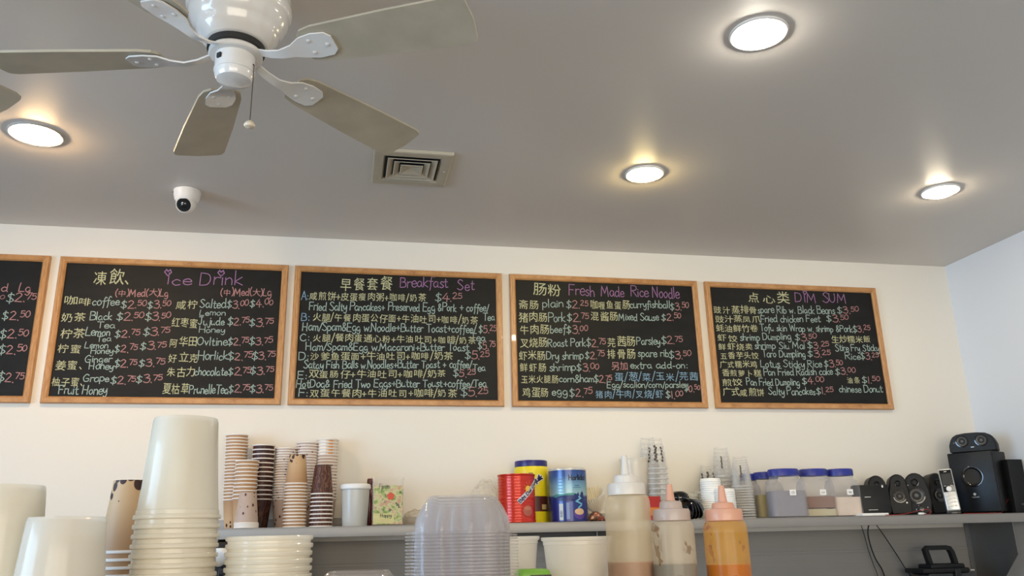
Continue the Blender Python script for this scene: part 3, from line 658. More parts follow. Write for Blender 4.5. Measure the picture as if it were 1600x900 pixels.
def stack(meshes, name, n, base, pitch, inverted, desc, where, cat, group, h, lean=(0, 0), topdown=True):
    """n nested copies, each a thing; index 0 is the topmost"""
    for k in range(n):
        up = n-1-k; z = base.z+up*pitch
        me = meshes[min(k, len(meshes)-1)] if isinstance(meshes, list) else meshes
        o = bpy.data.objects.new(name, me); COL.objects.link(o)
        jx, jy = random.uniform(-.0004, .0004), random.uniform(-.0004, .0004)
        loc = Vector((base.x+lean[0]*up*pitch+jx, base.y+lean[1]*up*pitch+jy, z))
        o.location = loc+Vector((0, 0, h)) if inverted else loc
        o.rotation_euler = (PI if inverted else 0, 0, -1.25 if len(me.materials) == 3 else random.uniform(0, 6.28))
        d = desc[min(k, len(desc)-1)] if isinstance(desc, list) else desc
        tag(o, f'{d}, {ORD[k]} in {where}', cat, group)
def shelf_stack(px, Y, ytop, n, kinds, inverted, desc, where, lean=(0, 0)):
    x = aty(px, 815, Y).x; zt = aty(px, ytop, Y).z; pitch = (zt-SHZ-CUPH)/(n-1)
    ms = [CUP[k] for k in kinds] if isinstance(kinds, (list, tuple)) else CUP[kinds]
    stack(ms, 'paper_cup', n, Vector((x, Y, SHZ+.0004)), pitch, inverted, desc, where, 'paper cup', 'paper cups stacked on the shelf', CUPH, lean)
shelf_stack(364, -.080, 680, 21, 'kraft', False, 'white-rimmed kraft cup', 'the tall stack at shelf left', (-.03, 0))
shelf_stack(379, -.170, 720, 11, 'kraft', False, 'white-rimmed kraft cup', 'the short stack beside the tall left one', (.02, 0))
shelf_stack(385, -.256, 770, 4, ['lilac'], True, 'upside-down lilac bean-print cup', 'the low front stack at shelf left')
shelf_stack(405, -.090, 696, 13, 'mocha_dark', False, 'white-rimmed dark brown cup', 'the upright dark stack on the shelf')
shelf_stack(441, -.072, 701, 21, 'lilac', False, 'white-rimmed pale cup', 'the pale stack right of the dark one')
shelf_stack(460, -.190, 711, 14, 'kraft', True, 'upside-down kraft cup', 'the front middle stack on the shelf')
shelf_stack(474.5, -.060, 692, 21, 'lilac', False, 'white-rimmed pale cup', 'the back stack behind the kraft one')
shelf_stack(507, -.055, 687, 20, ['white_print']*5+['lilac'], False, ['white-rimmed white cup']*5+['white-rimmed pale cup'], 'the back stack nearest the white tub')
shelf_stack(501, -.185, 727, 9, 'mocha', True, 'upside-down brown leaf-print cup', 'the brown stack nearest the white tub')

# ------------------------------------------------------------------ the rest of the shelf, left to right
def at_shelf(px, Y): return Vector((aty(px, 812, Y).x, Y, SHZ+.0004))
def ht(px, py, Y): return aty(px, py, Y).z-SHZ
def wd(p0, p1, Y): return aty(p1, 800, Y).x-aty(p0, 800, Y).x
M['poly'] = milky('white_polypropylene', (.80, .80, .76, 1), .10, .35)
M['tub'] = milky('frosted_tub_plastic', (.93, .89, .79, 1), .32, .38, .18)
M['tubc'] = milky('clearer_tub_plastic', (.90, .86, .78, 1), .46, .38, .15)
M['clearp'] = clear('clear_cup_plastic', (.995, .995, .995, 1), .985, .06, (.75, .74, .72, 1), .6)
M['shellp'] = clear('clear_lid_plastic', (.975, .97, .975, 1), .90, .05, (.69, .66, .65, 1), .9)
def pint_tub():
    Y_ = -.17; p = at_shelf(554, Y_); h = ht(554, 757, Y_); R = wd(530, 578, Y_)/2
    r = thing('plastic_tub', 'plain white plastic tub with its lid on, right of the paper cups', 'tub', p)
    MB().lathe([(.0005, .001), (R*.80, .0), (R*.815, .003), (R*.90, h*.62), (R*.915, h*.78), (R*.915, h*.86), (R*.955, h*.87), (R*.955, h*.9), (R*.9, h*.9)], 40, cap0=True).build('tub_body', 'poly', r)
    MB().lathe([(R*.96, h*.885), (R*.985, h*.885), (R, h*.9), (R, h*.965), (R*.97, h*.985), (R*.93, h), (R*.90, h), (R*.89, h*.985), (.0005, h*.985)], 40, cap1=True).build('tub_lid', 'white', r)
pint_tub()
def sauce_bottle_back():
    Y_ = -.075; p = at_shelf(577, Y_); h = ht(577, 748, Y_)
    r = thing('red_bottle', 'dark red bottle with a brown cap behind the printed jar', 'bottle', p)
    m = MB(); m.lathe([(.0005, 0), (.021, 0), (.0225, .004), (.0225, h*.55), (.019, h*.70), (.010, h*.84), (.009, h*.88)], 24, cap0=True, cap1=True); m.build('bottle_body', plain('dark_red_sauce', S(82, 20, 22), .2), r)
    MB().lathe([(.0115, h*.882), (.0125, h*.90), (.0125, h*.975), (.010, h), (.0005, h)], 20, cap1=True, cap0=True).build('bottle_cap', plain('brown_cap', S(84, 38, 30), .4), r)
sauce_bottle_back()
def sq_ring(hw, hd, z, rad=.2, n=8):
    out = []; rr = min(hw, hd)*rad
    for q, (sx, sy) in enumerate(((1, 1), (-1, 1), (-1, -1), (1, -1))):
        for k in range(n+1):
            a = PI/2*(q+k/n); out.append(((hw-rr)*sx+rr*math.cos(a), (hd-rr)*sy+rr*math.sin(a), z))
    return out
def printed_jar():
    Y_ = -.19; p = at_shelf(605, Y_); h = ht(605, 747, Y_); w = wd(581, 631, Y_)/2
    r = thing('printed_canister', 'clear square jar printed with green leaves and a red flower', 'jar', p, -.02)
    m = MB(); m.rings([sq_ring(w*.93, .05, 0), sq_ring(w*.95, .052, .003), sq_ring(w*.97, .053, h*.93), sq_ring(w, .055, h*.95), sq_ring(w, .055, h), sq_ring(w*.96, .052, h), sq_ring(w*.94, .05, h*.9), sq_ring(w*.9, .048, .004)], 0, True, True)
    m.build('jar_body', 'clearp', r)
    t = NT('leaf_flower_print'); v = t.coord('Object', (1, 1, 1)); n1 = t.noise(v, 48, 2, .5); n2 = t.noise(t.coord('Object', (1.3, 1, .8)), 70, 3, .6)
    c = t.ramp(n1, [(.36, S(120, 150, 62)), (.45, S(176, 182, 112)), (.52, S(206, 200, 150)), (.62, S(196, 156, 120))])
    c = t.mix(t.math('GREATER_THAN', n2, .62), c, S(72, 88, 52))
    pm = t.done(t.pbr(c, .4)); f = MB(); wf = w*.90; fh = h*.80
    f.box((0, -.0495, .004+fh/2), (wf*2, .002, fh), .0004); s = f.build('printed_sheet', pm, r, 0)
    fl = MB(); cx, cz = w*.16, h*.60
    for k in range(5):
        a = k*2*PI/5+.4; fl.lathe([(.0075, 0), (.0060, -.0007), (.0005, -.0010)], 12, cap1=True, X=T(cx+.0075*math.cos(a), -.0507, cz+.0075*math.sin(a)) @ RX(PI/2) @ Matrix.Scale(-1, 4, (0, 0, 1)))
    fl.build('red_flower', plain('flower_red', S(214, 66, 30), .4), s, 0)
    lb = MB(); lb.box((-w*.24, -.0512, h*.145), (w*1.26, .0008, h*.21), .0002); lb.build('label', plain('label_cream', S(212, 202, 140), .5), s, 0)
    wr = MB(); write(wr, 'Happy', -w*.45, h*.17, w*.22, h*.17, h*.075, 0, lambda u, z: (u, -.0519, z), .16); write(wr, 'Fiesta', -w*.55, h*.765, w*.12, h*.765, h*.09, 0, lambda u, z: (u, -.0512, z), .12)
    wr.build('label_writing', plain('label_green_ink', S(66, 84, 46), .5), s, 0)
printed_jar()
def crumple(name, label, cat, px, Y_, w, d, h, mat, seed, see=None):
    rnd = random.Random(seed); p = at_shelf(px, Y_); bm = bmesh.new(); bmesh.ops.create_icosphere(bm, subdivisions=4, radius=1)
    ks = [(Vector((rnd.uniform(-1, 1), rnd.uniform(-1, 1), rnd.uniform(-1, 1))).normalized(), rnd.uniform(4, 9), rnd.uniform(0, 6), rnd.uniform(.03, .1)) for _ in range(12)]
    for v in bm.verts:
        q = v.co.copy(); f = 1+sum(a*abs(math.sin(q.dot(dr)*fr+ph)) for dr, fr, ph, a in ks)-.35
        v.co = Vector((q.x*f*w/2, q.y*f*d/2, max(0.0, (q.z*f*.5+.42))*h))
    m = MB(); bm.verts.index_update(); m.add([v.co for v in bm.verts], [[v.index for v in f.verts] for f in bm.faces]); bm.free()
    return tag(m.build(name, mat, smooth=25, loc=p), label, cat)
crumple('plastic_bag', 'crumpled clear plastic bag right of the printed jar', 'plastic bag', 650, -.16, .082, .10, .060, clear('crumpled_bag_film', (.97, .95, .91, 1), .80, .2, (.66, .60, .52, 1)), 3)
crumple('plastic_bag', 'puffy clear plastic bag left of the red tin', 'plastic bag', 760, -.10, .115, .10, .180, clear('puffy_bag_film', (.99, .985, .97, 1), .965, .12, (.78, .74, .66, 1)), 5)

def cyl_map(R, a0, z0):
    """unrolls (u metres round, v metres up) on to a drum of radius R, u=0 facing angle a0"""
    return lambda u, v: (R*math.cos(a0+u/R), R*math.sin(a0+u/R), z0+v)
def facing(p): return math.atan2(CAMP.y-p.y, CAMP.x-p.x)
def pm(name, rgb, rough=.35): 
    if name not in M: M[name] = plain(name, S(*rgb), rough, 0, .03)
    return M[name]
def strip(mb, pts, w, m, mapf):
    q = []
    for i in range(len(pts)-1):
        n = max(1, int(math.dist(pts[i], pts[i+1])/.004)); q += [tuple(pts[i][d]+(pts[i+1][d]-pts[i][d])*k/n for d in (0, 1)) for k in range(n)]
    ribbon(mb, q+[pts[-1]], w, m, mapf)

def red_tin():
    Y_ = -.20; p = at_shelf(808, Y_); h = ht(808, 742, Y_); R = wd(779, 837, Y_)/2; a = facing(p)
    r = thing('drink_tin', 'red ridged drink powder tin with a diagonal white-edged name band', 'tin', p, 0, 'drink powder tins and canister on the shelf')
    pr = [(R*.97, 0), (R, .002), (R, .005)]
    z = .012
    while z < h-.012:
        pr += [(R-.0005, z), (R-.0022, z+.004), (R-.0005, z+.008)]; z += .0115 if not h*.42 < z < h*.5 else .022
    pr += [(R, h-.006), (R+.0012, h-.004), (R+.0012, h-.001), (R-.001, h), (R-.003, h-.003), (.0005, h-.003)]
    body = MB(); body.lathe([(.0005, .001)]+pr, 56, cap0=True, cap1=True); b = body.build('tin_body', plain('red_tin_enamel', S(200, 44, 20), .22, .25, .04, .5, .3), r, 50)
    f = cyl_map(R+.0007, a, 0); f2 = cyl_map(R+.0011, a, 0); f3 = cyl_map(R+.0016, a, 0)
    d = MB(); cu, cz = R*.72, h*.70
    for k in range(10):
        t = k*2*PI/10+.2; strip(d, [(cu+.013*math.cos(t), cz+.013*math.sin(t)), (cu+.026*math.cos(t), cz+.026*math.sin(t))], .0016, 0, f)
    d.build('sun_rays', pm('ray_orange', (226, 120, 40)), b, 0)
    d = MB(); patch(d, ell(cu-.004, cz-.004, .013, .013), 0, f2); d.build('sun_disc', pm('sun_yellow', (232, 190, 70)), b, 0)
    d = MB(); patch(d, ell(R*.62, h*.24, .022, .021), 0, f2); d.build('mug_picture', pm('mug_pink', (176, 92, 74)), b, 0)
    d = MB(); patch(d, ell(R*.62, h*.285, .017, .007), 0, f3); d.build('mug_drink', pm('mug_top', (192, 118, 92)), b, 0)
    u0, v0, u1, v1 = R*.14, h*.42, R*1.32, h*.84; an = math.atan2(v1-v0, u1-u0)
    d = MB(); patch(d, bar((u0+u1)/2, (v0+v1)/2, math.dist((u0, v0), (u1, v1))+.006, .021, an), 0, f2, 8); d.build('name_band', pm('band_white', (206, 202, 214)), b, 0)
    d = MB(); c, s = math.cos(an), math.sin(an)
    write(d, 'Bột Dai Cac', 0, 0, math.dist((u0, v0), (u1, v1)), 0, .012, 0, lambda x, y: f3(u0+x*c-(y-.006)*s, v0+x*s+(y-.006)*c), .30, jit=.3)
    d.build('name_lettering', pm('band_navy', (22, 24, 66)), b, 0)
red_tin()
def yellow_canister():
    Y_ = -.075; p = at_shelf(832, Y_); h = ht(832, 721, Y_); R = wd(805.5, 858.5, Y_)/2; a = facing(p)
    r = thing('drink_canister', 'yellow drink powder canister with a dark blue lid between two tins', 'canister', p, 0, 'drink powder tins and canister on the shelf')
    b = MB().lathe([(.0005, .001), (R*.98, 0), (R, .003), (R, h*.84), (R*.985, h*.875), (R*.96, h*.90), (R*.93, h*.90)], 56, cap0=True).build('canister_body', pm('canister_yellow', (232, 214, 32), .3), r)
    MB().lathe([(R*.93, h*.885), (R*.955, h*.905), (R*.955, h*.985), (R*.93, h), (.0005, h)], 48, cap1=True).build('canister_lid', plain('navy_lid', S(36, 34, 112), .35), r)
    f = cyl_map(R+.0004, a, 0); f2 = cyl_map(R+.0009, a, 0); f3 = cyl_map(R+.0013, a, 0)
    d = MB(); patch(d, bar(R*.75, h*.30, R*1.3, h*.24), 0, f, 10); d.build('brown_band', pm('band_brown', (78, 36, 26)), b, 0)
    d = MB(); patch(d, bar(R*.78, h*.25, .026, .020), 0, f2); d.build('picture_panel', pm('panel_tan', (196, 168, 112)), b, 0)
    d = MB(); patch(d, bar(R*-.02, h*.78, .018, .008), 0, f2); d.build('small_print', pm('print_olive', (140, 128, 40)), b, 0)
    u0, v0, u1, v1 = -.028, h*.545, R*.70, h*.70; an = math.atan2(v1-v0, u1-u0); c, s = math.cos(an), math.sin(an); L = math.dist((u0, v0), (u1, v1))
    for pen, col, nm, fm in ((.62, (236, 234, 226), 'lettering_edge', f2), (.30, (24, 26, 84), 'name_lettering', f3)):
        d = MB(); write(d, 'Nesquik', 0, 0, L, 0, .020, 0, lambda x, y: fm(u0+x*c-y*s, v0+x*s+y*c), pen, jit=0); d.build(nm, pm('quik_'+nm, col), b, 0)
yellow_canister()
def blue_tin():
    Y_ = -.175; p = at_shelf(889, Y_); h = ht(889, 733, Y_); R = wd(860, 918, Y_)/2; a = facing(p)
    r = thing('drink_tin', 'blue malted drink tin with a mug picture and barcode', 'tin', p, 0, 'drink powder tins and canister on the shelf')
    t = NT('blue_tin_print'); sep = t.n('ShaderNodeSeparateXYZ'); t.l(t.coord('Object'), sep.inputs[0])
    c = t.ramp(t.math('DIVIDE', sep.outputs[2], h), [(.0, S(32, 40, 112)), (.46, S(34, 58, 128)), (.50, S(150, 186, 190)), (.66, S(120, 164, 186)), (.85, S(52, 88, 150)), (1, S(40, 60, 130))])
    mt = t.done(t.pbr(c, .28, .15, .5, .2))
    b = MB().lathe([(.0005, .001), (R*.97, 0), (R, .003), (R, h*.955)], 56, cap0=True).build('tin_body', mt, r)
    MB().lathe([(R, h*.955), (R+.0012, h*.96), (R+.0012, h*.985), (R, h*.995), (R-.002, h), (R-.003, h-.003), (.0005, h-.003)], 56, cap1=True).build('tin_rim', 'silver', r)
    f = cyl_map(R+.0005, a, 0); f2 = cyl_map(R+.0009, a, 0); f3 = cyl_map(R+.0013, a, 0)
    def add(nm, col, outs, fm=f, rings=6):
        d = MB(); [patch(d, dense(o) if len(o) < 12 else o, 0, fm, rings) for o in outs]; return d.build(nm, pm('tin_'+nm, col), b, 0)
    add('green_hill', (60, 136, 130), [ell(.012, h*.485, .032, .009), ell(-.035, h*.475, .03, .008)])
    add('dark_mountain', (28, 44, 104), [[(.015, h*.44), (.03, h*.52), (.036, h*.50), (.044, h*.545), (.052, h*.42)], [(.05, h*.36), (.055, h*.52), (.063, h*.56), (.07, h*.53), (.072, h*.36)], ell(.0, h*.43, .055, .012)], f2)
    d = MB(); strip(d, [(.046, h*.46), (.054, h*.43), (.034, h*.375), (.058, h*.325), (.056, h*.30), (.043, h*.255)], .006, 0, f3); d.build('winding_river', pm('river_blue', (116, 182, 208)), b, 0)
    add('mug_picture', (84, 58, 140), [ell(.047, h*.14, .026, .020)], f2)
    add('mug_drink', (214, 178, 140), [ell(.047, h*.185, .022, .0125)], f3)
    add('barcode_panel', (192, 196, 188), [bar(-.030, h*.185, .017, h*.30)], f2)
    add('barcode', (40, 46, 70), [bar(-.030, h*.10+k*.0042, .011, .0018 if k % 3 else .0027) for k in range(6)], f3, 2)
    add('nutrition_panel', (120, 140, 186), [bar(-.002, h*.20, .013, h*.30)], f2)
    add('ingredient_text', (58, 96, 138), [bar(-.03, h*(.55+.06*k), .018, .0022) for k in range(5)]+[bar(.040, h*.665, .022, .0028), bar(.040, h*.63, .034, .0018)], f2, 2)
    d = MB(); write(d, 'Horlicks', .006, h*.765, .084, h*.775, .021, 0, f3, .17, jit=.1); d.build('name_lettering', pm('horl_black', (20, 24, 44)), b, 0)
blue_tin()

def coffee_filters():
    Y_ = -.13; p = at_shelf(934, Y_)+Vector((0, 0, .043)); R0, R1, h = .018, .056, .085
    m = MB(); n = 72
    for ly in range(3):
        rs = []
        for k in range(8):
            t = k/7; rs.append([((R0+(R1-R0)*t+(.0060*t*(1 if i % 2 else -1)))*math.cos(2*PI*i/n), (R0+(R1-R0)*t+(.0060*t*(1 if i % 2 else -1)))*math.sin(2*PI*i/n), h*t*.75+.004*ly+t*t*.012) for i in range(n)])
        m.rings(rs, 0, True, False, X=RY(math.radians(-24)) @ RX(math.radians(22)))
    tag(m.build('coffee_filters', plain('filter_paper', S(242, 234, 216), .8, 0, .03), smooth=20, loc=p), 'fluted white paper coffee filters leaning behind the blue tin', 'coffee filter')
coffee_filters()
def snack_bag():
    Y_ = -.165; p = at_shelf(931, Y_)
    o = crumple('snack_packet', 'brown and red packet lying under the coffee filters', 'packet', 934, Y_, .085, .085, .046, None, 9) if False else None
    rnd = random.Random(4); m = MB(); n = 16; rs = []
    for k in range(9):
        x = -.036+.072*k/8; s = math.sin(PI*k/8)**.5; rs.append([(x+rnd.uniform(-.001, .001), .028*math.cos(2*PI*i/n), .020*s*(1+math.sin(2*PI*i/n))+.0005+.001*rnd.random()) for i in range(n)])
    t = NT('packet_print'); c = t.ramp(t.noise(t.coord('Object'), 60, 3), [(.40, S(70, 44, 34)), (.5, S(120, 96, 78)), (.58, S(150, 44, 28)), (.7, S(206, 184, 150))])
    m.rings(rs, 0, True, True); tag(m.build('snack_packet', t.done(t.pbr(c, .3)), loc=p, smooth=50), 'brown and red packet lying under the coffee filters', 'packet')
snack_bag()

def tub_mesh(name, mat, h, rt, rb, seg=48):
    """round deli tub: ribbed rim band, tapering wall, recessed bottom"""
    m = MB(); w = .0007
    def rr(z): return rb+(rt*.93-rb)*z/h
    m.lathe([(.0005, .004), (rr(0)*.90, .004), (rr(0)*.93, .0008), (rr(0)*.97, 0), (rr(.004), .004), (rr(h*.3), h*.3), (rr(h*.6), h*.6), (rr(h-.013), h-.013), (rt*.945, h-.012), (rt*.95, h-.0065), (rt*.985, h-.006), (rt, h-.004), (rt, h-.0012), (rt*.985, h), (rt*.955, h-.001),
             (rt*.942-w, h-.012), (rr(h*.5)-w, h*.5), (rr(.005)-w, .006), (.0005, .005)], seg, cap0=True, cap1=True)
    o = m.build(name, mat, smooth=35); me = o.data; bpy.data.objects.remove(o); return me
def shelf_tub():
    Y_ = -.14; p = at_shelf(996, Y_); h = ht(1000, 717, Y_); me = tub_mesh('deli_tub', 'tubc', h, wd(974, 1019, Y_)/2, wd(980, 1012, Y_)/2)
    r = thing('deli_tub', 'frosted tub of brown powder on the shelf behind the tallest squeeze bottle', 'tub', p)
    link('tub_body', me, r)
    R = wd(980, 1012, Y_)/2; MB().lathe([(.0005, .007), (R*.93, .007), (R*1.12, h*.57), (R*.5, h*.60), (.0005, h*.585)], 32, cap0=True, cap1=True).build('brown_powder', pm('cocoa_powder', (122, 76, 62), .8), r)
shelf_tub()
# clear cold cups, nested upside down
def cold_cup(name, h, rt, rb, kind):
    m = MB(); w = .0005
    def rr(z): return rb+(rt*.97-rb)*z/h
    m.lathe([(.0005, .006), (rr(0)*.85, .006), (rr(0)*.93, .0005), (rr(0)*.98, 0), (rr(.006), .006), (rr(h*.35), h*.35), (rr(h*.7), h*.7), (rr(h-.006), h-.006)], 36, 0)
    m.lathe([(rr(h-.006), h-.006), (rt, h-.0055), (rt+.0004, h-.003), (rt, h-.0006), (rt*.98, h), (rt*.955, h-.002)], 36, 2)
    if kind:
        f = lambda u, v: ((rr(v)+.0004)*math.cos(-u/.035), (rr(v)+.0004)*math.sin(-u/.035), v)
        for g in range(8):
            u0 = g*2*PI*.035/8
            if kind == 1:
                for k in range(5): patch(m, ell(u0+.003*(k % 2), h*.74-k*.0135-.006*(g % 2), .0046, .0056, 12), 1, f, 2)
            else:
                [patch(m, bar(u0+.0015*(q % 2), h*.66-q*.0105, .0055, .0062), 1, f, 2) for q in range(5) if g % 2]
    o = m.build(name, ['clearp', 'cup_ink', 'rimp'], smooth=40); me = o.data; bpy.data.objects.remove(o); return me
M['rimp'] = clear('clear_rim_plastic', (.99, .99, .99, 1), .62, .1, (.72, .71, .69, 1), .7)
M['cup_ink'] = plain('cup_bean_print', S(62, 52, 46), .5)
CH = .128
CC = [cold_cup('clear_cup', CH, .046, .029, 0), cold_cup('clear_cup', CH, .046, .029, 1), cold_cup('clear_cup', CH, .046, .029, 2)]
def cold_stack(px, Y_, ytop, n, kinds, where, lean=(0, 0)):
    p = at_shelf(px, Y_); zt = ht(px, ytop, Y_); pitch = (zt-CH)/(n-1)
    stack([CC[k] for k in kinds], 'clear_cup', n, p, pitch, True, 'upside-down clear plastic cup', where, 'plastic cup', 'clear cold-drink cups stacked on the shelf', CH, lean)
cold_stack(1032, -.165, 686, 11, [1, 0], 'the tall bean-print stack')
cold_stack(1020, -.060, 684, 11, [0], 'the stack behind the bean-print one')
cold_stack(1136, -.075, 700, 11, [2, 0], 'the tall wall-side stack above the white lids')
cold_stack(1112, -.060, 727, 9, [1, 0], 'the short stack above the white lids')
cold_stack(1165, -.180, 714, 13, [2, 0], 'the stack beside the blue-lidded jars')
def red_box():
    Y_ = -.245; p = at_shelf(1020, Y_); h = ht(1020, 776, Y_)
    r = thing('carton', 'small red carton with an orange printed band behind the brown bottle', 'carton', p, .1)
    MB().box((0, 0, h/2), (.062, .04, h), .001).build('carton_body', pm('carton_red', (170, 34, 24), .4), r, 0)
    MB().box((.005, -.0204, h*.36), (.050, .0008, h*.34), .0001).build('orange_band', pm('carton_orange', (206, 120, 40), .5), r, 0)
    d = MB(); write(d, '茶包', -.005, h*.27, .024, h*.27, h*.2, 0, lambda u, v: (u, -.0211, v), .12); d.build('band_writing', 'black', r, 0)
red_box()
def lid_mesh(name, mat, R, hh, dome):
    m = MB()
    if dome: pr = [(R*.97, .0005), (R, .001), (R, .005), (R*.96, .007), (R*.93, .009), (R*.86, hh*.55), (R*.68, hh*.86), (R*.45, hh), (R*.42, hh*.97), (.0005, hh*.96)]
    else: pr = [(R*.97, .0005), (R, .001), (R, .004), (R*.965, .006), (R*.95, hh*.8), (R*.90, hh), (R*.84, hh), (R*.80, hh*.75), (.0005, hh*.75)]
    m.lathe(pr+[(.0005, pr[-1][1]-.0008)]+[(r-.0008, z-.0008) for r, z in pr[::-1][1:]], 36)
    o = m.build(name, mat, smooth=35); me = o.data; bpy.data.objects.remove(o); return me
LB = lid_mesh('cup_lid', 'black_gloss', .043, .030, True); LW = lid_mesh('cup_lid', 'white', .044, .016, False); LWS = lid_mesh('cup_lid', 'poly', .032, .014, False)
def lid_stack(me, px, Y_, n, ytop, desc, where, h, tilt=None):
    pitch = (ht(px, ytop, Y_)-h)/(n-1)
    stack(me, 'lid', n, at_shelf(px, Y_), pitch, False, desc, where, 'cup lid', 'cup lids stacked on the shelf', h)
lid_stack(LB, 1064, -.115, 8, 768, 'glossy black cup lid', 'the upright black stack', .03)
def loose_lids(n, px, Y_):
    p = at_shelf(px, Y_)
    for k in range(n):
        o = link('lid', LB, None, p+Vector((.0135*k, .004*k, .0425)), (0, math.radians(84-7*k), .2))
        tag(o, ['black cup lid on edge, first from the left of the fanned row', 'black cup lid on edge, second from the left of the fanned row', 'black cup lid on edge, third from the left of the fanned row', 'black cup lid on edge, last of the fanned row beside the white lids'][k], 'cup lid', 'cup lids stacked on the shelf')
loose_lids(4, 1074, -.245)
lid_stack(LW, 1115, -.180, 18, 748, 'white coffee lid', 'the taller white stack', .016)
lid_stack(LW, 1136, -.235, 13, 764, 'white coffee lid', 'the shorter white stack', .016)
lid_stack(LWS, 1083, -.075, 8, 772, 'small frosted lid', 'the small stack behind the black lids', .014)
lid_stack(LWS, 1098, -.060, 9, 768, 'small frosted lid', 'the small stack touching the white lids', .014)

# blue-lidded jars
M['jarp'] = clear('jar_plastic', (.975, .975, .985, 1), .90, .06, (.60, .60, .63, 1))
def jar(px0, px1, ytop, Y_, lab, label, fill, fcol, lz=.5, zt=.3):
    p = at_shelf((px0+px1)/2, Y_); h = ht((px0+px1)/2, ytop, Y_); w = wd(px0, px1, Y_)/2
    r = thing('storage_jar', label, 'jar', p, -.14, 'blue-lidded clear jars on the shelf')
    d = min(w, .052); k = h*.80
    m = MB(); m.rings([sq_ring(w*.90, d*.90, 0, .35), sq_ring(w*.98, d*.98, .004, .38), sq_ring(w, d, .012, .4), sq_ring(w*.97, d*.97, k*.18, .4), sq_ring(w*.96, d*.96, k*.8, .45), sq_ring(w*.90, d*.90, k*.93, .6), sq_ring(w*.78, d*.80, k, .95), sq_ring(w*.78, d*.80, h*.86, .95)], 0, True, False); m.build('jar_body', 'jarp', r)
    R = w*.84
    MB().lathe([(R*.94, h*.85), (R, h*.855), (R, h*.965), (R*.96, h*.99), (R*.88, h), (.0005, h*.995)], 40, cap1=True, X=Matrix.Scale(d/w, 4, (0, 1, 0))).build('jar_lid', 'blue_lid', r)
    for i, (z0, z1, c) in enumerate(fill):
        q = MB(); q.rings([sq_ring(w*.90, d*.90, h*z0+.005, .38), sq_ring(w*.91, d*.91, h*z1, .4)], 0, True, True); q.build('jar_filling', pm(fcol+str(i), c, .85), r)
    if lab:
        s = .0135; lu = w*.16; MB().box((lu, -d*.97-.0012, h*lz), (s*2, .0008, s*1.75), .0002).build('paper_label', 'white', r, 0)
        t = MB(); write(t, lab, lu-s*.55, h*lz-s*.4, lu+s*.55, h*lz-s*.4, s*.75, 0, lambda u, v: (u, -d*.97-.0019, v), .14); t.build('label_writing', pm('label_ink', (120, 112, 110)), r, 0)
jar(1161, 1190, 741, -.050, None, 'clear jar with a blue lid, mostly hidden behind the clear cups', [], 'none')
jar(1182, 1225, 738, -.095, None, 'clear jar with a blue lid part filled with yellowish packets', [(.0, .50, (176, 164, 112))], 'fill_yellow')
jar(1205, 1259, 733, -.212, '15', 'largest-looking clear jar of violet-grey powder with a blue lid and label', [(.0, .54, (148, 144, 150))], 'fill_violet')
jar(1255, 1304, 733, -.175, '奶粉', 'clear jar with blue lid, brown and cream powder showing, middle of the labelled three', [(.0, .16, (206, 196, 160)), (.162, .42, (146, 112, 96))], 'fill_brown')
jar(1300, 1344, 733, -.180, '糖', 'clear jar half full of white powder, nearest the black box', [(.0, .40, (226, 208, 190))], 'fill_white')

# ------------------------------------------------------------------ electronics at the right end
def router_box():
    Y_ = -.225; p = at_shelf(1366, Y_); h = ht(1366, 758, Y_); w = wd(1345, 1393, Y_)
    p.z += .012; h -= .012
    r = thing('router_box', 'black box with two silver dashes standing on the white tray', 'router', p, -.30)
    MB().box((0, 0, h/2), (w, .035, h), .003, X=RX(-.07)).build('box_body', 'black_satin', r)
    MB().box((-w*.12, -.0185, h*.56), (.025, .001, .0022), 0, X=RX(-.07)).build('silver_dash', 'silver', r, 0)
    MB().box((-w*.02, -.0185, h*.10), (.038, .001, .0016), 0, X=RX(-.07)).build('silver_dash', 'silver', r, 0)
    MB().box((w*.34, -.0185, h*.93), (.006, .001, .010), 0, X=RX(-.07)).build('indicator_light', 'silver', r, 0)
    q = at_shelf(1364, -.255)
    tag(MB().box((0, 0, .0055), (wd(1344, 1385, -.26), .075, .011), .002).build('white_tray', 'white', smooth=30, loc=q+Vector((0, .012, 0))), 'flat white box lying under the black router box', 'box')
router_box()
def sat_outline(w, h, n=9):
    o = [(-w*.46, 0), (w*.46, 0), (w*.52, h*.25), (w*.50, h*.55)]
    rr = w*.42
    for k in range(n+1):
        a = PI*k/n; o.append((rr*math.cos(a)+w*.02, h-rr*1.15+rr*1.15*math.sin(a)))
    return o+[(-w*.50, h*.55), (-w*.52, h*.25)]
def driver(name, r, parent, cx, cz, R, y, X, cone='grey_cone', ring='black_gloss'):
    m = MB(); m.lathe([(R*1.25, 0), (R*1.22, .003), (R*1.02, .0035), (R, .001)], 28, X=X @ T(cx, y, cz) @ RX(PI/2)); d = m.build(name, ring, parent)
    c = MB(); c.lathe([(R, .001), (R*.9, .0025), (R*.78, .0008), (R*.32, -.003), (R*.28, .0005), (R*.15, .002), (.0002, .0024)], 28, cap1=True, X=X @ T(cx, y, cz) @ RX(PI/2)); c.build('cone', cone, d)
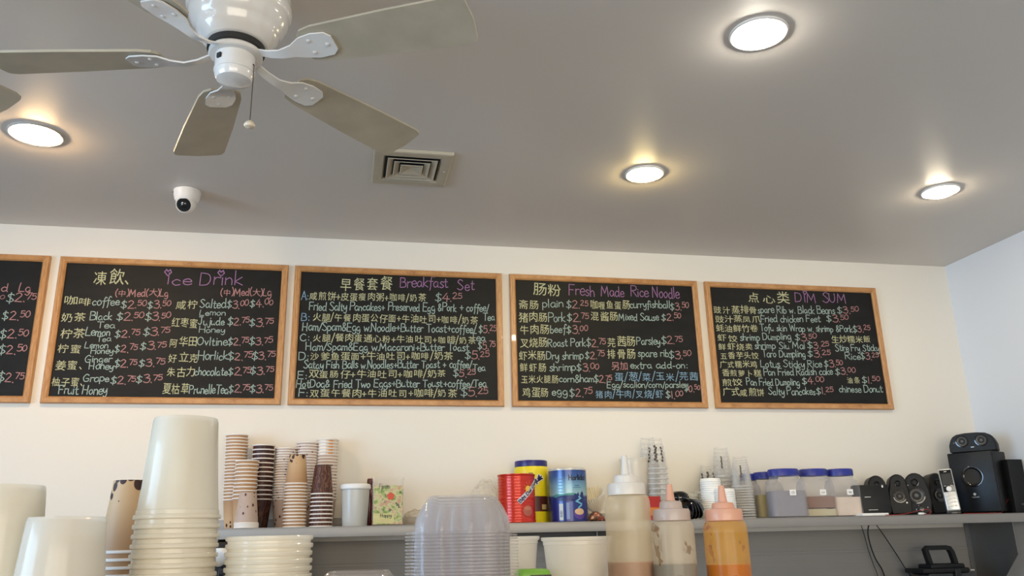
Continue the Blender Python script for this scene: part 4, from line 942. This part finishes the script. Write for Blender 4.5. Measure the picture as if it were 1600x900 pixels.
def satellite(px, Y_, w_px, ytop, yaw, label, big):
    p = at_shelf(px, Y_); h = ht(px, ytop, Y_); w = wd(0, w_px, Y_) if False else aty(px+w_px, 800, Y_).x-aty(px, 800, Y_).x
    r = thing('satellite_speaker', label, 'speaker', p, yaw, 'small black satellite speakers on the shelf')
    X = RX(-.06)
    MB().prism(sat_outline(w, h), -.035, .035, X=X @ T(0, 0, .003), bev=.006).build('cabinet', 'black_satin', r, 40)
    driver('tweeter', r, r, 0, h*.78, w*.13, -.0352, X, 'black'); driver('woofer', r, r, 0, h*.46, w*.27, -.0352, X)
    if big:
        MB().lathe([(w*.15, 0), (w*.15, .003), (w*.12, .004), (.0005, .004)], 20, cap1=True, X=X @ T(w*.05, -.035, h*.14) @ RX(PI/2)).build('volume_knob', 'black_gloss', r)
        for q in ((-w*.30, h*.62), (-w*.26, h*.72), (-w*.36, h*.46), (-w*.33, h*.38), (w*.34, h*.17)): MB().lathe([(.0022, 0), (.0018, .0012), (.0003, .0014)], 8, cap1=True, X=X @ T(q[0], -.0355, q[1]) @ RX(PI/2)).build('indicator_light', 'silver', r)
    else: MB().box((w*.30, -.0357, h*.30), (.006, .001, .006), 0, X=X).build('badge', 'silver', r, 0)
    MB().box((0, .01, .003), (w*.9, .08, .006), .002).build('foot', 'black', r)
satellite(1375, -.115, 29, 745, -.30, 'black satellite speaker rising behind the black router box', False)
satellite(1409, -.150, 27, 743, -.42, 'black satellite speaker turned left, between the router box and the volume-knob speaker', False)
satellite(1438, -.165, 34, 741, -.62, 'black satellite speaker with a volume knob, facing forward', True)
satellite(1469, -.130, 27, 741, -.12, 'black satellite speaker turned away behind the silver phone handset', False)
def subwoofer():
    Y_ = -.075; yaw = -.10
    w = .192; h = ht(1520, 706, -.205)
    p = Vector((aty(1541, 800, -.15).x, -.150, SHZ+.0004)); d = .165
    r = thing('subwoofer', 'large black subwoofer box with a round port', 'subwoofer', p, -1.02)
    MB().box((0, 0, h/2+.004), (w, d, h-.008), .003).build('cabinet', 'black_satin', r)
    MB().box((0, -d/2-.004, h/2+.004), (w*.97, .012, h-.010), .004).build('front_panel', plain('front_panel_black', (.006, .0085, .013, 1), .42, 0, .1, .35), r)
    R = w*.20; q = MB(); q.lathe([(R*1.22, 0), (R*1.2, .003), (R*1.02, .004), (R*.86, .001), (R*.80, -.003)], 40, X=T(0, -d/2-.0102, h*.60) @ RX(PI/2)); q.build('port_ring', 'black_gloss', r)
    MB().lathe([(R*.86, .0012), (R*.8, .0006), (.0005, .0006)], 40, cap1=True, X=T(0, -d/2-.0102, h*.60) @ RX(PI/2)).build('port_hole', 'dark', r)
    MB().lathe([(.0062, 0), (.0055, .0012), (.0003, .0014)], 20, cap1=True, X=T(-.004, -d/2-.0102, h*.315) @ RX(PI/2)).build('round_badge', 'silver', r)
    t = MB(); write(t, 'logitech', -.016, h*.262, .014, h*.262, .0055, 0, lambda u, v: (u, -d/2-.0105, v), .16, jit=0); t.build('badge_lettering', 'silver', r, 0)
    for sx in (-1, 1):
        for sy in (-1, 1): MB().lathe([(.010, 0), (.010, .004)], 12, cap0=True, cap1=True, X=T(sx*w*.38, sy*d*.38, 0)).build('foot', 'black', r)
    # centre speaker on top
    w2 = .192; h2 = aty(1520, 675, -.2).z-aty(1520, 704.5, -.2).z
    c = thing('centre_speaker', 'black centre speaker with two round drivers on top of the subwoofer', 'speaker', p+Vector((-.028, -.030, h+.0006)), -.84)
    o = []
    for x, z in ((-.5, .04), (-.47, 0), (.47, 0), (.5, .04), (.5, .38), (.455, .66), (.40, .84), (.31, .95), (.12, 1), (-.12, 1), (-.31, .95), (-.40, .84), (-.455, .66), (-.5, .38)): o.append((x*w2, z*h2))
    MB().prism(o, -.04, .045, bev=.006).build('cabinet', 'black_satin', c, 45)
    for s in (-1, 1): driver('driver', c, c, s*w2*.205, h2*.57, w2*.115, -.0402, Matrix())
    MB().box((0, -.0405, h2*.24), (.013, .001, .0028), 0).build('badge', 'silver', c, 0)
    MB().lathe([(.002, 0), (.0003, .001)], 8, cap1=True, X=T(-w2*.38, -.0402, h2*.52) @ RX(PI/2)).build('indicator_light', 'silver', c)
subwoofer()
def handset():
    Y_ = -.245; p = at_shelf(1492, Y_); X = T(0, 0, .006) @ RX(-.16) @ RY(math.radians(-3)); h = ht(1487, 731, Y_)*1.0; w = .055
    c = thing('phone_cradle', 'low black charging cradle under the silver handset', 'phone cradle', p, -.62)
    cm = MB(); cm.box((0, 0, .007), (.056, .062, .013), .003); cm.box((0, .024, .017), (.05, .012, .022), .003); cm.build('cradle_body', 'black', c)
    MB().box((.002, -.0313, .006), (.020, .001, .005), 0).build('front_badge', 'grey_cone', c, 0)
    r = thing('phone_handset', 'silver cordless phone handset standing upright in its cradle', 'phone', p+Vector((0, -.004, .0135)), -.62)
    X = RX(-.12) @ RY(math.radians(-3)); H2 = h-.016
    MB().box((0, 0, H2/2), (w, .020, H2), .006, X=X, seg=3).build('handset_shell', 'silver', r)
    MB().box((0, -.0102, H2*.705), (w*.86, .002, H2*.52), .0008, X=X).build('dark_face', 'black_gloss', r)
    MB().box((0, -.0116, H2*.745), (w*.70, .0008, H2*.27), .0002, X=X).build('screen', plain('phone_screen', (.035, .034, .033, 1), .2), r, 0)
    MB().box((0, -.0116, H2*.925), (.012, .001, .0032), .0004, X=X).build('earpiece', 'silver', r, 0)
    n = MB(); n.lathe([(.0108, 0), (.0108, .0014), (.0075, .0026), (.006, .0016), (.0003, .0018)], 28, cap1=True, X=X @ T(0, -.0113, H2*.515) @ RX(PI/2)); n.build('round_key', 'white', r)
    for s in (-1, 1): MB().box((s*w*.24, -.0116, H2*.59), (.009, .0012, .0025), .0003, X=X).build('soft_key', 'silver', r, 0)
    for row in range(4):
        for col in range(3): MB().box(((col-1)*.0135, -.0106, H2*(.375-row*.085)), (.0112, .0026, .0075), .001, X=X).build('number_key', 'cream_card', r, 0)
handset()
p = at_shelf(1599, -.12)
def edge_box():
    h = ht(1595, 719, -.22); r = thing('black_speaker_box', 'tall black box cut off by the right edge of the photo', 'speaker', Vector((XR-.048, -.215, SHZ+.0004)), -.05)
    MB().box((0, 0, h/2), (.075, .10, h), .004, X=RY(.01)).build('cabinet', 'black_satin', r)
    MB().box((.006, -.0512, h*.16), (.022, .0012, .0045), 0).build('badge', 'grey_cone', r, 0)
edge_box()
def cable(name, label, pts, rad, mat, cat='cable', group=None, n=6):
    pts = [Vector(q) for q in pts]; out = []
    for i in range(len(pts)-1):
        p0, p1, p2, p3 = pts[max(i-1, 0)], pts[i], pts[i+1], pts[min(i+2, len(pts)-1)]
        for k in range(n):
            t = k/n; out.append(.5*((2*p1)+(p2-p0)*t+(2*p0-5*p1+4*p2-p3)*t*t+(3*p1-p0-3*p2+p3)*t**3))
    out.append(pts[-1]); return tag(MB().tube(out, rad, 8).build(name, mat), label, cat, group)
zs = SHZ+.0022
def sp(px, Y_, dz=0): q = aty(px, 805, Y_); return (q.x, Y_, zs+dz)
cable('speaker_wire', 'red wire looping along the shelf in front of the volume-knob speaker', [sp(1384, -.285), sp(1402, -.288), sp(1420, -.270, .006), sp(1436, -.262, .016), sp(1450, -.262, .020), sp(1456, -.268, .012), sp(1452, -.285, .001), sp(1446, -.287)], .0014, 'red', 'wire', 'red speaker wires')
cable('speaker_wire', 'red wire rising at the right side of the subwoofer', [sp(1506, -.27), sp(1525, -.275), sp(1548, -.272), sp(1562, -.265), sp(1570, -.26, .012), sp(1576, -.24, .045), sp(1586, -.20, .075), sp(1588, -.15, .09)], .0015, 'red', 'wire', 'red speaker wires')
def plug():
    q = sp(1440, -.288, .003)
    r = thing('audio_plug', 'white audio plug lying at the shelf front on the red wire', 'plug', q, 0)
    MB().lathe([(.0032, -.014), (.0045, -.011), (.0045, .008), (.003, .014)], 14, cap0=True, cap1=True, X=RY(PI/2)).build('plug_body', 'white', r)
    MB().lathe([(.0016, .014), (.0016, .022), (.0008, .024)], 10, cap1=True, X=RY(PI/2)).build('plug_pin', 'silver', r)
plug()

# ------------------------------------------------------------------ under the shelf
def hang(pts, Y_): return [tuple(aty(x, y, yy if isinstance(yy, float) else Y_)) for x, y, yy in pts]
cable('hanging_cable', 'thin black cable hanging nearest the white clip', hang([(1345, 819, -.05), (1351, 838, -.04), (1357, 860, -.03), (1364, 880, -.025), (1373, 905, -.02), (1376, 940, -.02)], 0), .0017, 'black', 'cable', 'black cables hanging under the shelf')
cable('hanging_cable', 'thickest black cable hanging in the middle of three', hang([(1358, 817, -.06), (1356, 832, -.05), (1360, 852, -.04), (1368, 873, -.03), (1379, 892, -.025), (1390, 925, -.02)], 0), .003, 'black', 'cable', 'black cables hanging under the shelf')
cable('hanging_cable', 'black cable slanting down towards the handled case', hang([(1367, 817, -.06), (1380, 835, -.05), (1398, 862, -.035), (1412, 884, -.03), (1424, 902, -.025), (1440, 935, -.02)], 0), .0022, 'black', 'cable', 'black cables hanging under the shelf')
def clip():
    q = aty(1351, 821, -.05); r = thing('cable_clip', 'small white cable clip under the shelf edge', 'clip', (q.x, -.05, SHZ-.0045))
    MB().box((0, 0, -.0095), (.030, .03, .019), .002).build('clip_body', 'cream_card', r); MB().box((0, -.0155, -.012), (.014, .002, .006), .0005).build('clip_latch', 'white', r)
clip()
def handled_case():
    Y_ = -.14; p0 = aty(1469, 884, Y_); r = thing('handled_case', 'black case with an upright loop handle under the shelf', 'case', (p0.x, Y_, 0), 0)
    def Z(py): return aty(1468, py, Y_).z
    def X_(px): return aty(px, 880, Y_).x-p0.x
    z0 = Z(887); zb = 1.05
    m = MB(); m.box(((X_(1428)+X_(1496))/2, 0, z0-.010), (X_(1500)-X_(1428), .13, .020), .005, X=RY(0)); m.box(((X_(1440)+X_(1500))/2, 0, z0+.006), (X_(1498)-X_(1445), .09, .022), .006); m.build('case_lid', 'black_satin', r)
    b = MB(); b.box((X_(1470), 0, (z0-.02+zb)/2), (X_(1506)-X_(1434), .12, z0-.02-zb), .006); b.build('case_body', 'black_gloss', r)
    MB().box((X_(1478), -.064, z0-.024), (.028, .012, .04), .003).build('latch', 'black', r)
    MB().box((X_(1507), -.02, z0-.012), (.020, .05, .006), .001).build('side_clasp', 'silver', r, 0)
    a = [(X_(1453), z0+.012), (X_(1450), Z(866)), (X_(1448.5), Z(858)), (X_(1452), Z(855.5)), (X_(1480), Z(855.5)), (X_(1486), Z(857)), (X_(1489), Z(863)), (X_(1491.5), Z(876)), (X_(1492), z0+.012)]
    h = MB(); hw = .0095; rs = []
    n = len(a)
    for i in range(n):
        t = Vector(a[min(i+1, n-1)])-Vector(a[max(i-1, 0)]); t.normalize(); nn = Vector((-t.y, t.x)); q = Vector(a[i])
        rs.append([(q.x+nn.x*hw*e, yy, q.y+nn.y*hw*e) for e, yy in ((1, -.012), (1, .012), (-1, .012), (-1, -.012))])
    h.rings(rs, 0, True, True); h.build('handle', 'black_satin', r, 50)
handled_case()
# a worktop along the wall, below the photo, carries the case and the dark appliances
def worktop():
    x0 = aty(300, 860, 0).x; r = thing('back_counter', 'steel back counter below the shelf, under the black case', 'counter', ((x0+XR)/2, -.33, 0)); w = XR-x0-.05
    MB().box((0, 0, 1.03), (w, .60, .04), .004).build('worktop', 'shelf', r)
    MB().box((0, .02, .53), (w-.04, .52, .96), .003).build('base_unit', 'splash', r)
    MB().box((0, .02, .025), (w-.1, .46, .05), 0).build('plinth', 'black', r, 0)
worktop()
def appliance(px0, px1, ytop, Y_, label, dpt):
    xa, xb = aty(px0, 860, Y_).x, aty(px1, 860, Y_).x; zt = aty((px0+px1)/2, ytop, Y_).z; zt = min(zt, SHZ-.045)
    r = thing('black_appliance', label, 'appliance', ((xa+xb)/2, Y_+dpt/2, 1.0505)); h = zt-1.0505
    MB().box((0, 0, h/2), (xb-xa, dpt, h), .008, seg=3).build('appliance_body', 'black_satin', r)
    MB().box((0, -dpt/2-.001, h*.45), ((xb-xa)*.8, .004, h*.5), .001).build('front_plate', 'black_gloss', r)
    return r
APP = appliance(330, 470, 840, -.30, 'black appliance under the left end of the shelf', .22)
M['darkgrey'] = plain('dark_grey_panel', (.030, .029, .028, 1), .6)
def under_shelf_bar():  # near-black bar added to make the dark strip below the shelf
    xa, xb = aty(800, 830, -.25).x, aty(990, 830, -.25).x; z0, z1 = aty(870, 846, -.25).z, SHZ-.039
    r = thing('dark_bar', 'dark grey bar added below the shelf under the tins', 'rail', ((xa+xb)/2, -.25, SHZ-.0045))
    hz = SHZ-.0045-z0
    MB().box((0, 0, -hz/2), (xb-xa, .03, hz), .003).build('bar_body', 'darkgrey', r)
    MB().box((0, -.016, -hz*.93), (xb-xa, .004, .006), .001).build('bar_lip', 'darkgrey', r)
under_shelf_bar()
def paper_funnel():
    q = aty(343, 862, -.343)
    rnd = random.Random(2); m = MB(); n = 28; rs = []
    for k in range(9):
        t = k/8; R = .006+.045*math.sin(PI*min(1, t*1.05)*.62); rs.append([(R*(1+.16*math.sin(3*2*PI*i/n+k))*math.cos(2*PI*i/n), R*(1+.12*math.cos(4*2*PI*i/n+k*.7))*math.sin(2*PI*i/n), -.05+.062*t) for i in range(n)])
    m.rings(rs, 0, True, True)
    o = m.build('spout', 'white', APP, smooth=60, loc=(q.x-APP.location.x, q.y-APP.location.y, q.z-APP.location.z)); o['label'] = 'white plastic spout'
paper_funnel()

# ------------------------------------------------------------------ near counter: the display case top just under the frame
CZ = 1.195
def case_counter():
    r = thing('service_counter', 'waist-high service counter holding the stacked tubs and squeeze bottles', 'counter', (-.35, -2.36, 0))
    MB().box((0, 0, CZ-.015), (2.6, .74, .03), .004).build('counter_top', 'shelf', r)
    MB().box((0, .02, (CZ-.03)/2), (2.5, .64, CZ-.03), .004).build('counter_body', 'white', r)
    MB().box((0, -.305, .06), (2.5, .02, .12), .002).build('kick_plate', 'splash', r, 0)
case_counter()
def at_w(px, py, w): return CAMP + ray(px, py)*w        # point w metres along the viewing axis
def on_counter(px, w):
    q = at_w(px, 870, w); return Vector((q.x, q.y, CZ+.0004))
def zc(px, py, Y_): return aty(px, py, Y_).z
QH, QR, QB = .142, .0585, .0445
QT = tub_mesh('deli_tub', 'tub', QH, QR, QB); QTC = tub_mesh('deli_tub', 'tubc', QH, QR, QB)
def tub_stack(px, w, ytop, n, inverted, me, h, where, desc, lean=(0, 0), group='deli tubs stacked on the counter'):
    b = on_counter(px, w); zt = zc(px, ytop, b.y); pitch = (zt-CZ-h)/(n-1) if n > 1 else 0
    stack(me, 'deli_tub', n, b, pitch, inverted, desc, where, 'tub', group, h, lean)
tub_stack(272, 1.16, 655, 14, True, QT, QH, 'the tallest stack', 'upside-down frosted deli tub')
S8 = tub_mesh('deli_tub', 'tub', .062, .0585, .050)
tub_stack(420, 1.14, 838, 9, False, S8, .062, 'the stack before the shelf end', 'shallow frosted tub')
QW = tub_mesh('deli_tub', 'tubc', .148, .0605, .0445)
tub_stack(98, 1.02, 809, 2, True, QW, .148, 'the low pair at left', 'upside-down clear tub')
tub_stack(-4, 1.06, 760, 5, True, QT, QH, 'the stack cut by the left edge', 'upside-down frosted deli tub')
def near_tub(px, w, label):
    b = on_counter(px, w); h = zc(px, 839, b.y)-CZ; me = tub_mesh('deli_tub', 'tubc', h, QR, QB)
    tag(link('deli_tub', me, None, b), label, 'tub', 'upright open deli tubs')
    return b
tb = near_tub(902, 1.35, 'upright open frosted tub left of the tallest squeeze bottle')
near_tub(790, 1.40, 'upright open frosted tub mostly hidden behind the clear container stack')
def kraft_near():
    w = 1.36; b = on_counter(196, w); zt = zc(196, 752, b.y); n = 11; h = .116; me = cup_mesh('paper_cup', ['kraft', 'rim'], h, .0435, .0305, 40)
    stack(me, 'paper_cup', n, b, (zt-CZ-h)/(n-1), True, 'upside-down kraft bean-print cup', 'the near stack between frosted tubs', 'paper cup', 'paper cups stacked on the near counter', h)
kraft_near()
# clear domed takeaway lids, nested
def clam_mesh():
    m = MB(); n = 120
    def ring(hw, z, flute, rad=.5, out=0):
        o = []
        for i in range(n):
            a = 2*PI*i/n; c, s = math.cos(a), math.sin(a); e = 5.0
            R = hw/((abs(c)**e+abs(s)**e)**(1/e)); R *= 1+flute*1.6*(1 if math.cos(a*20) > .45 else -.6 if math.cos(a*20) < -.2 else 0)
            o.append((R*c, R*s, z))
        return o
    h = .050
    m.rings([ring(.0695, 0, 0), ring(.0715, .0005, 0), ring(.0715, .0025, 0), ring(.0605, .0035, 0), ring(.0598, .005, .010), ring(.0585, .018, .014), ring(.0570, .0235, .014), ring(.0500, .038, .014), ring(.0425, .0488, .008), ring(.0405, .050, 0), ring(.037, .050, 0), ring(.035, .0482, 0), ring(.001, .0482, 0)], 0)
    o = m.build('takeaway_container', 'shellp', smooth=28); me = o.data; bpy.data.objects.remove(o); return me
CLAM = clam_mesh()
def clam_stack(px, w, ytop, n, rz, where):
    b = on_counter(px, w); zt = zc(px, ytop, b.y); pitch = (zt-CZ-.05)/(n-1)
    for k in range(n):
        up = n-1-k; o = link('takeaway_container', CLAM, None, b+Vector((random.uniform(-.0006, .0006), random.uniform(-.0006, .0006), up*pitch)), (0, 0, rz))
        tag(o, f'clear ribbed plastic container, {ORD[k]} in {where}', 'plastic container', 'clear takeaway containers stacked on the counter')
clam_stack(724, 1.13, 776, 34, -.32, 'the tall stack before the red tin')
clam_stack(561, 1.22, 892, 10, -.15, 'the low stack right of the wide tubs')
# squeeze bottles
def squeeze(px, w, yn, yc1, yc2, ysh, w_px, cap_px, neck_px, fill_y, body, sauce, cap, noz, label, tipx=.35):
    b = on_counter(px, w); k = w/FPX; Y_ = b.y
    def z(py): return zc(px, py, Y_)-CZ
    R, RC, RN = w_px*k/2, cap_px*k/2, neck_px*k/2
    r = thing('squeeze_bottle', label, 'squeeze bottle', b, 0, 'squeeze bottles on the counter')
    zs_ = z(ysh); zf = z(fill_y)
    MB().lathe([(.0005, .003), (R*.85, .0015), (R*.95, 0), (R, .006), (R, zs_-.016), (R*.985, zs_-.007), (R*.93, zs_-.001), (R*.86, zs_+.001), (R*.80, zs_+.0015)], 48, cap0=True, cap1=True).build('bottle_body', body, r)
    MB().lathe([(.0005, .0035), (R*.93, .0035), (R*.975, .008), (R*.975, zf-.001), (R*.96, zf), (.0005, zf)], 48, cap0=True, cap1=True).build('sauce', sauce, r)
    zc1, zc2 = z(yc2)-.0, z(yc1); t = zs_+.002
    m = MB(); n = 80; rs = []
    def rg(rad, zz, rib): return [((rad+(rib if i % 2 else 0))*math.cos(2*PI*i/n), (rad+(rib if i % 2 else 0))*math.sin(2*PI*i/n), zz) for i in range(n)]
    rs = [rg(RC*.8, t, 0), rg(RC, t, 0), rg(RC, t+.002, .0004), rg(RC*.985, zc1-.003, .0004), rg(RC*.95, zc1, 0), rg(RN*1.03, zc1+.0008, 0), rg(RN, zc1+.003, 0), rg(RN*.96, zc2-.002, 0), rg(RN*.88, zc2, 0), rg(RN*tipx*1.15, zc2+.001, 0)]
    m.rings(rs, 0, True, True); m.build('screw_cap', cap, r, 30)
    zn = z(yn); MB().lathe([(RN*tipx*1.1, zc2), (RN*tipx, zc2+.003), (RN*tipx*.66, zn-.003), (RN*tipx*.60, zn), (RN*tipx*.25, zn), (RN*tipx*.25, zn-.01)], 24, cap1=True).build('nozzle', noz, r)
M['sq_white'] = milky('squeeze_bottle_milky', (.88, .77, .56, 1), .52, .45, .3)
M['sq_stain'] = milky('squeeze_bottle_spattered', (.87, .76, .58, 1), .52, .42, .3, (.36, .20, .07, 1), .62)
M['sq_orange'] = milky('squeeze_bottle_orange', (.92, .50, .05, 1), .55, .5, .28, (.62, .20, .02, 1), .64)
M['capw'] = milky('cap_white', (.84, .80, .74, 1), .0, .25, .4)
M['capp'] = milky('cap_grey_pink', (.62, .50, .43, 1), .0, .25, .4)
M['capo'] = milky('cap_peach', (.84, .48, .33, 1), .0, .3, .4)
squeeze(985, 1.27, 712, 743, 756, 776, 72, 60, 39, 878, 'sq_white', pm('sauce_brown', (140, 66, 4), .3), 'capw', 'capw', 'tallest squeeze bottle, milky, white capped, brown sauce at the bottom')
squeeze(1054, 1.24, 757, 784, 796, 816, 67, 58, 36, 881, 'sq_stain', pm('sauce_dark', (26, 14, 10), .3), 'capp', 'capo', 'squeeze bottle spattered inside with brown sauce, middle of the three', .40)
squeeze(1137, 1.24, 759, 786, 796, 816, 68, 58, 36, 882, 'sq_orange', pm('sauce_red', (168, 56, 14), .3), 'capo', 'capo', 'orange-stained squeeze bottle with a peach cap and red sauce', .40)
def green_sponge():
    w = 1.30; b = on_counter(831, w); h = zc(831, 889, b.y)-CZ; k = w/FPX
    r = thing('green_timer', 'bright green box with a dark display, low behind the clear containers', 'timer', b, .05)
    MB().box((0, 0, h/2), (52*k, .04, h), .008, seg=3).build('timer_body', pm('lime_green', (122, 176, 60), .4), r)
    MB().box((.008, -.0202, h*.5), (34*k, .002, h*.80), .001).build('display', pm('display_grey', (74, 66, 66), .15), r)
green_sponge()
def inner_cap():
    h = .052; R = .019
    m = MB().lathe([(.0005, 0), (R, 0), (R, h*.5), (R*.85, h*.78), (R*.45, h*.95), (.004, h), (.0005, h)], 28, cap0=True, cap1=True)
    tag(m.build('peach_cap', 'capo', smooth=50, loc=tb+Vector((.012, 0, .0075))), 'peach plastic cap lying inside the open frosted tub', 'cap')  # plastic cap, lying loose in the tub
inner_cap()
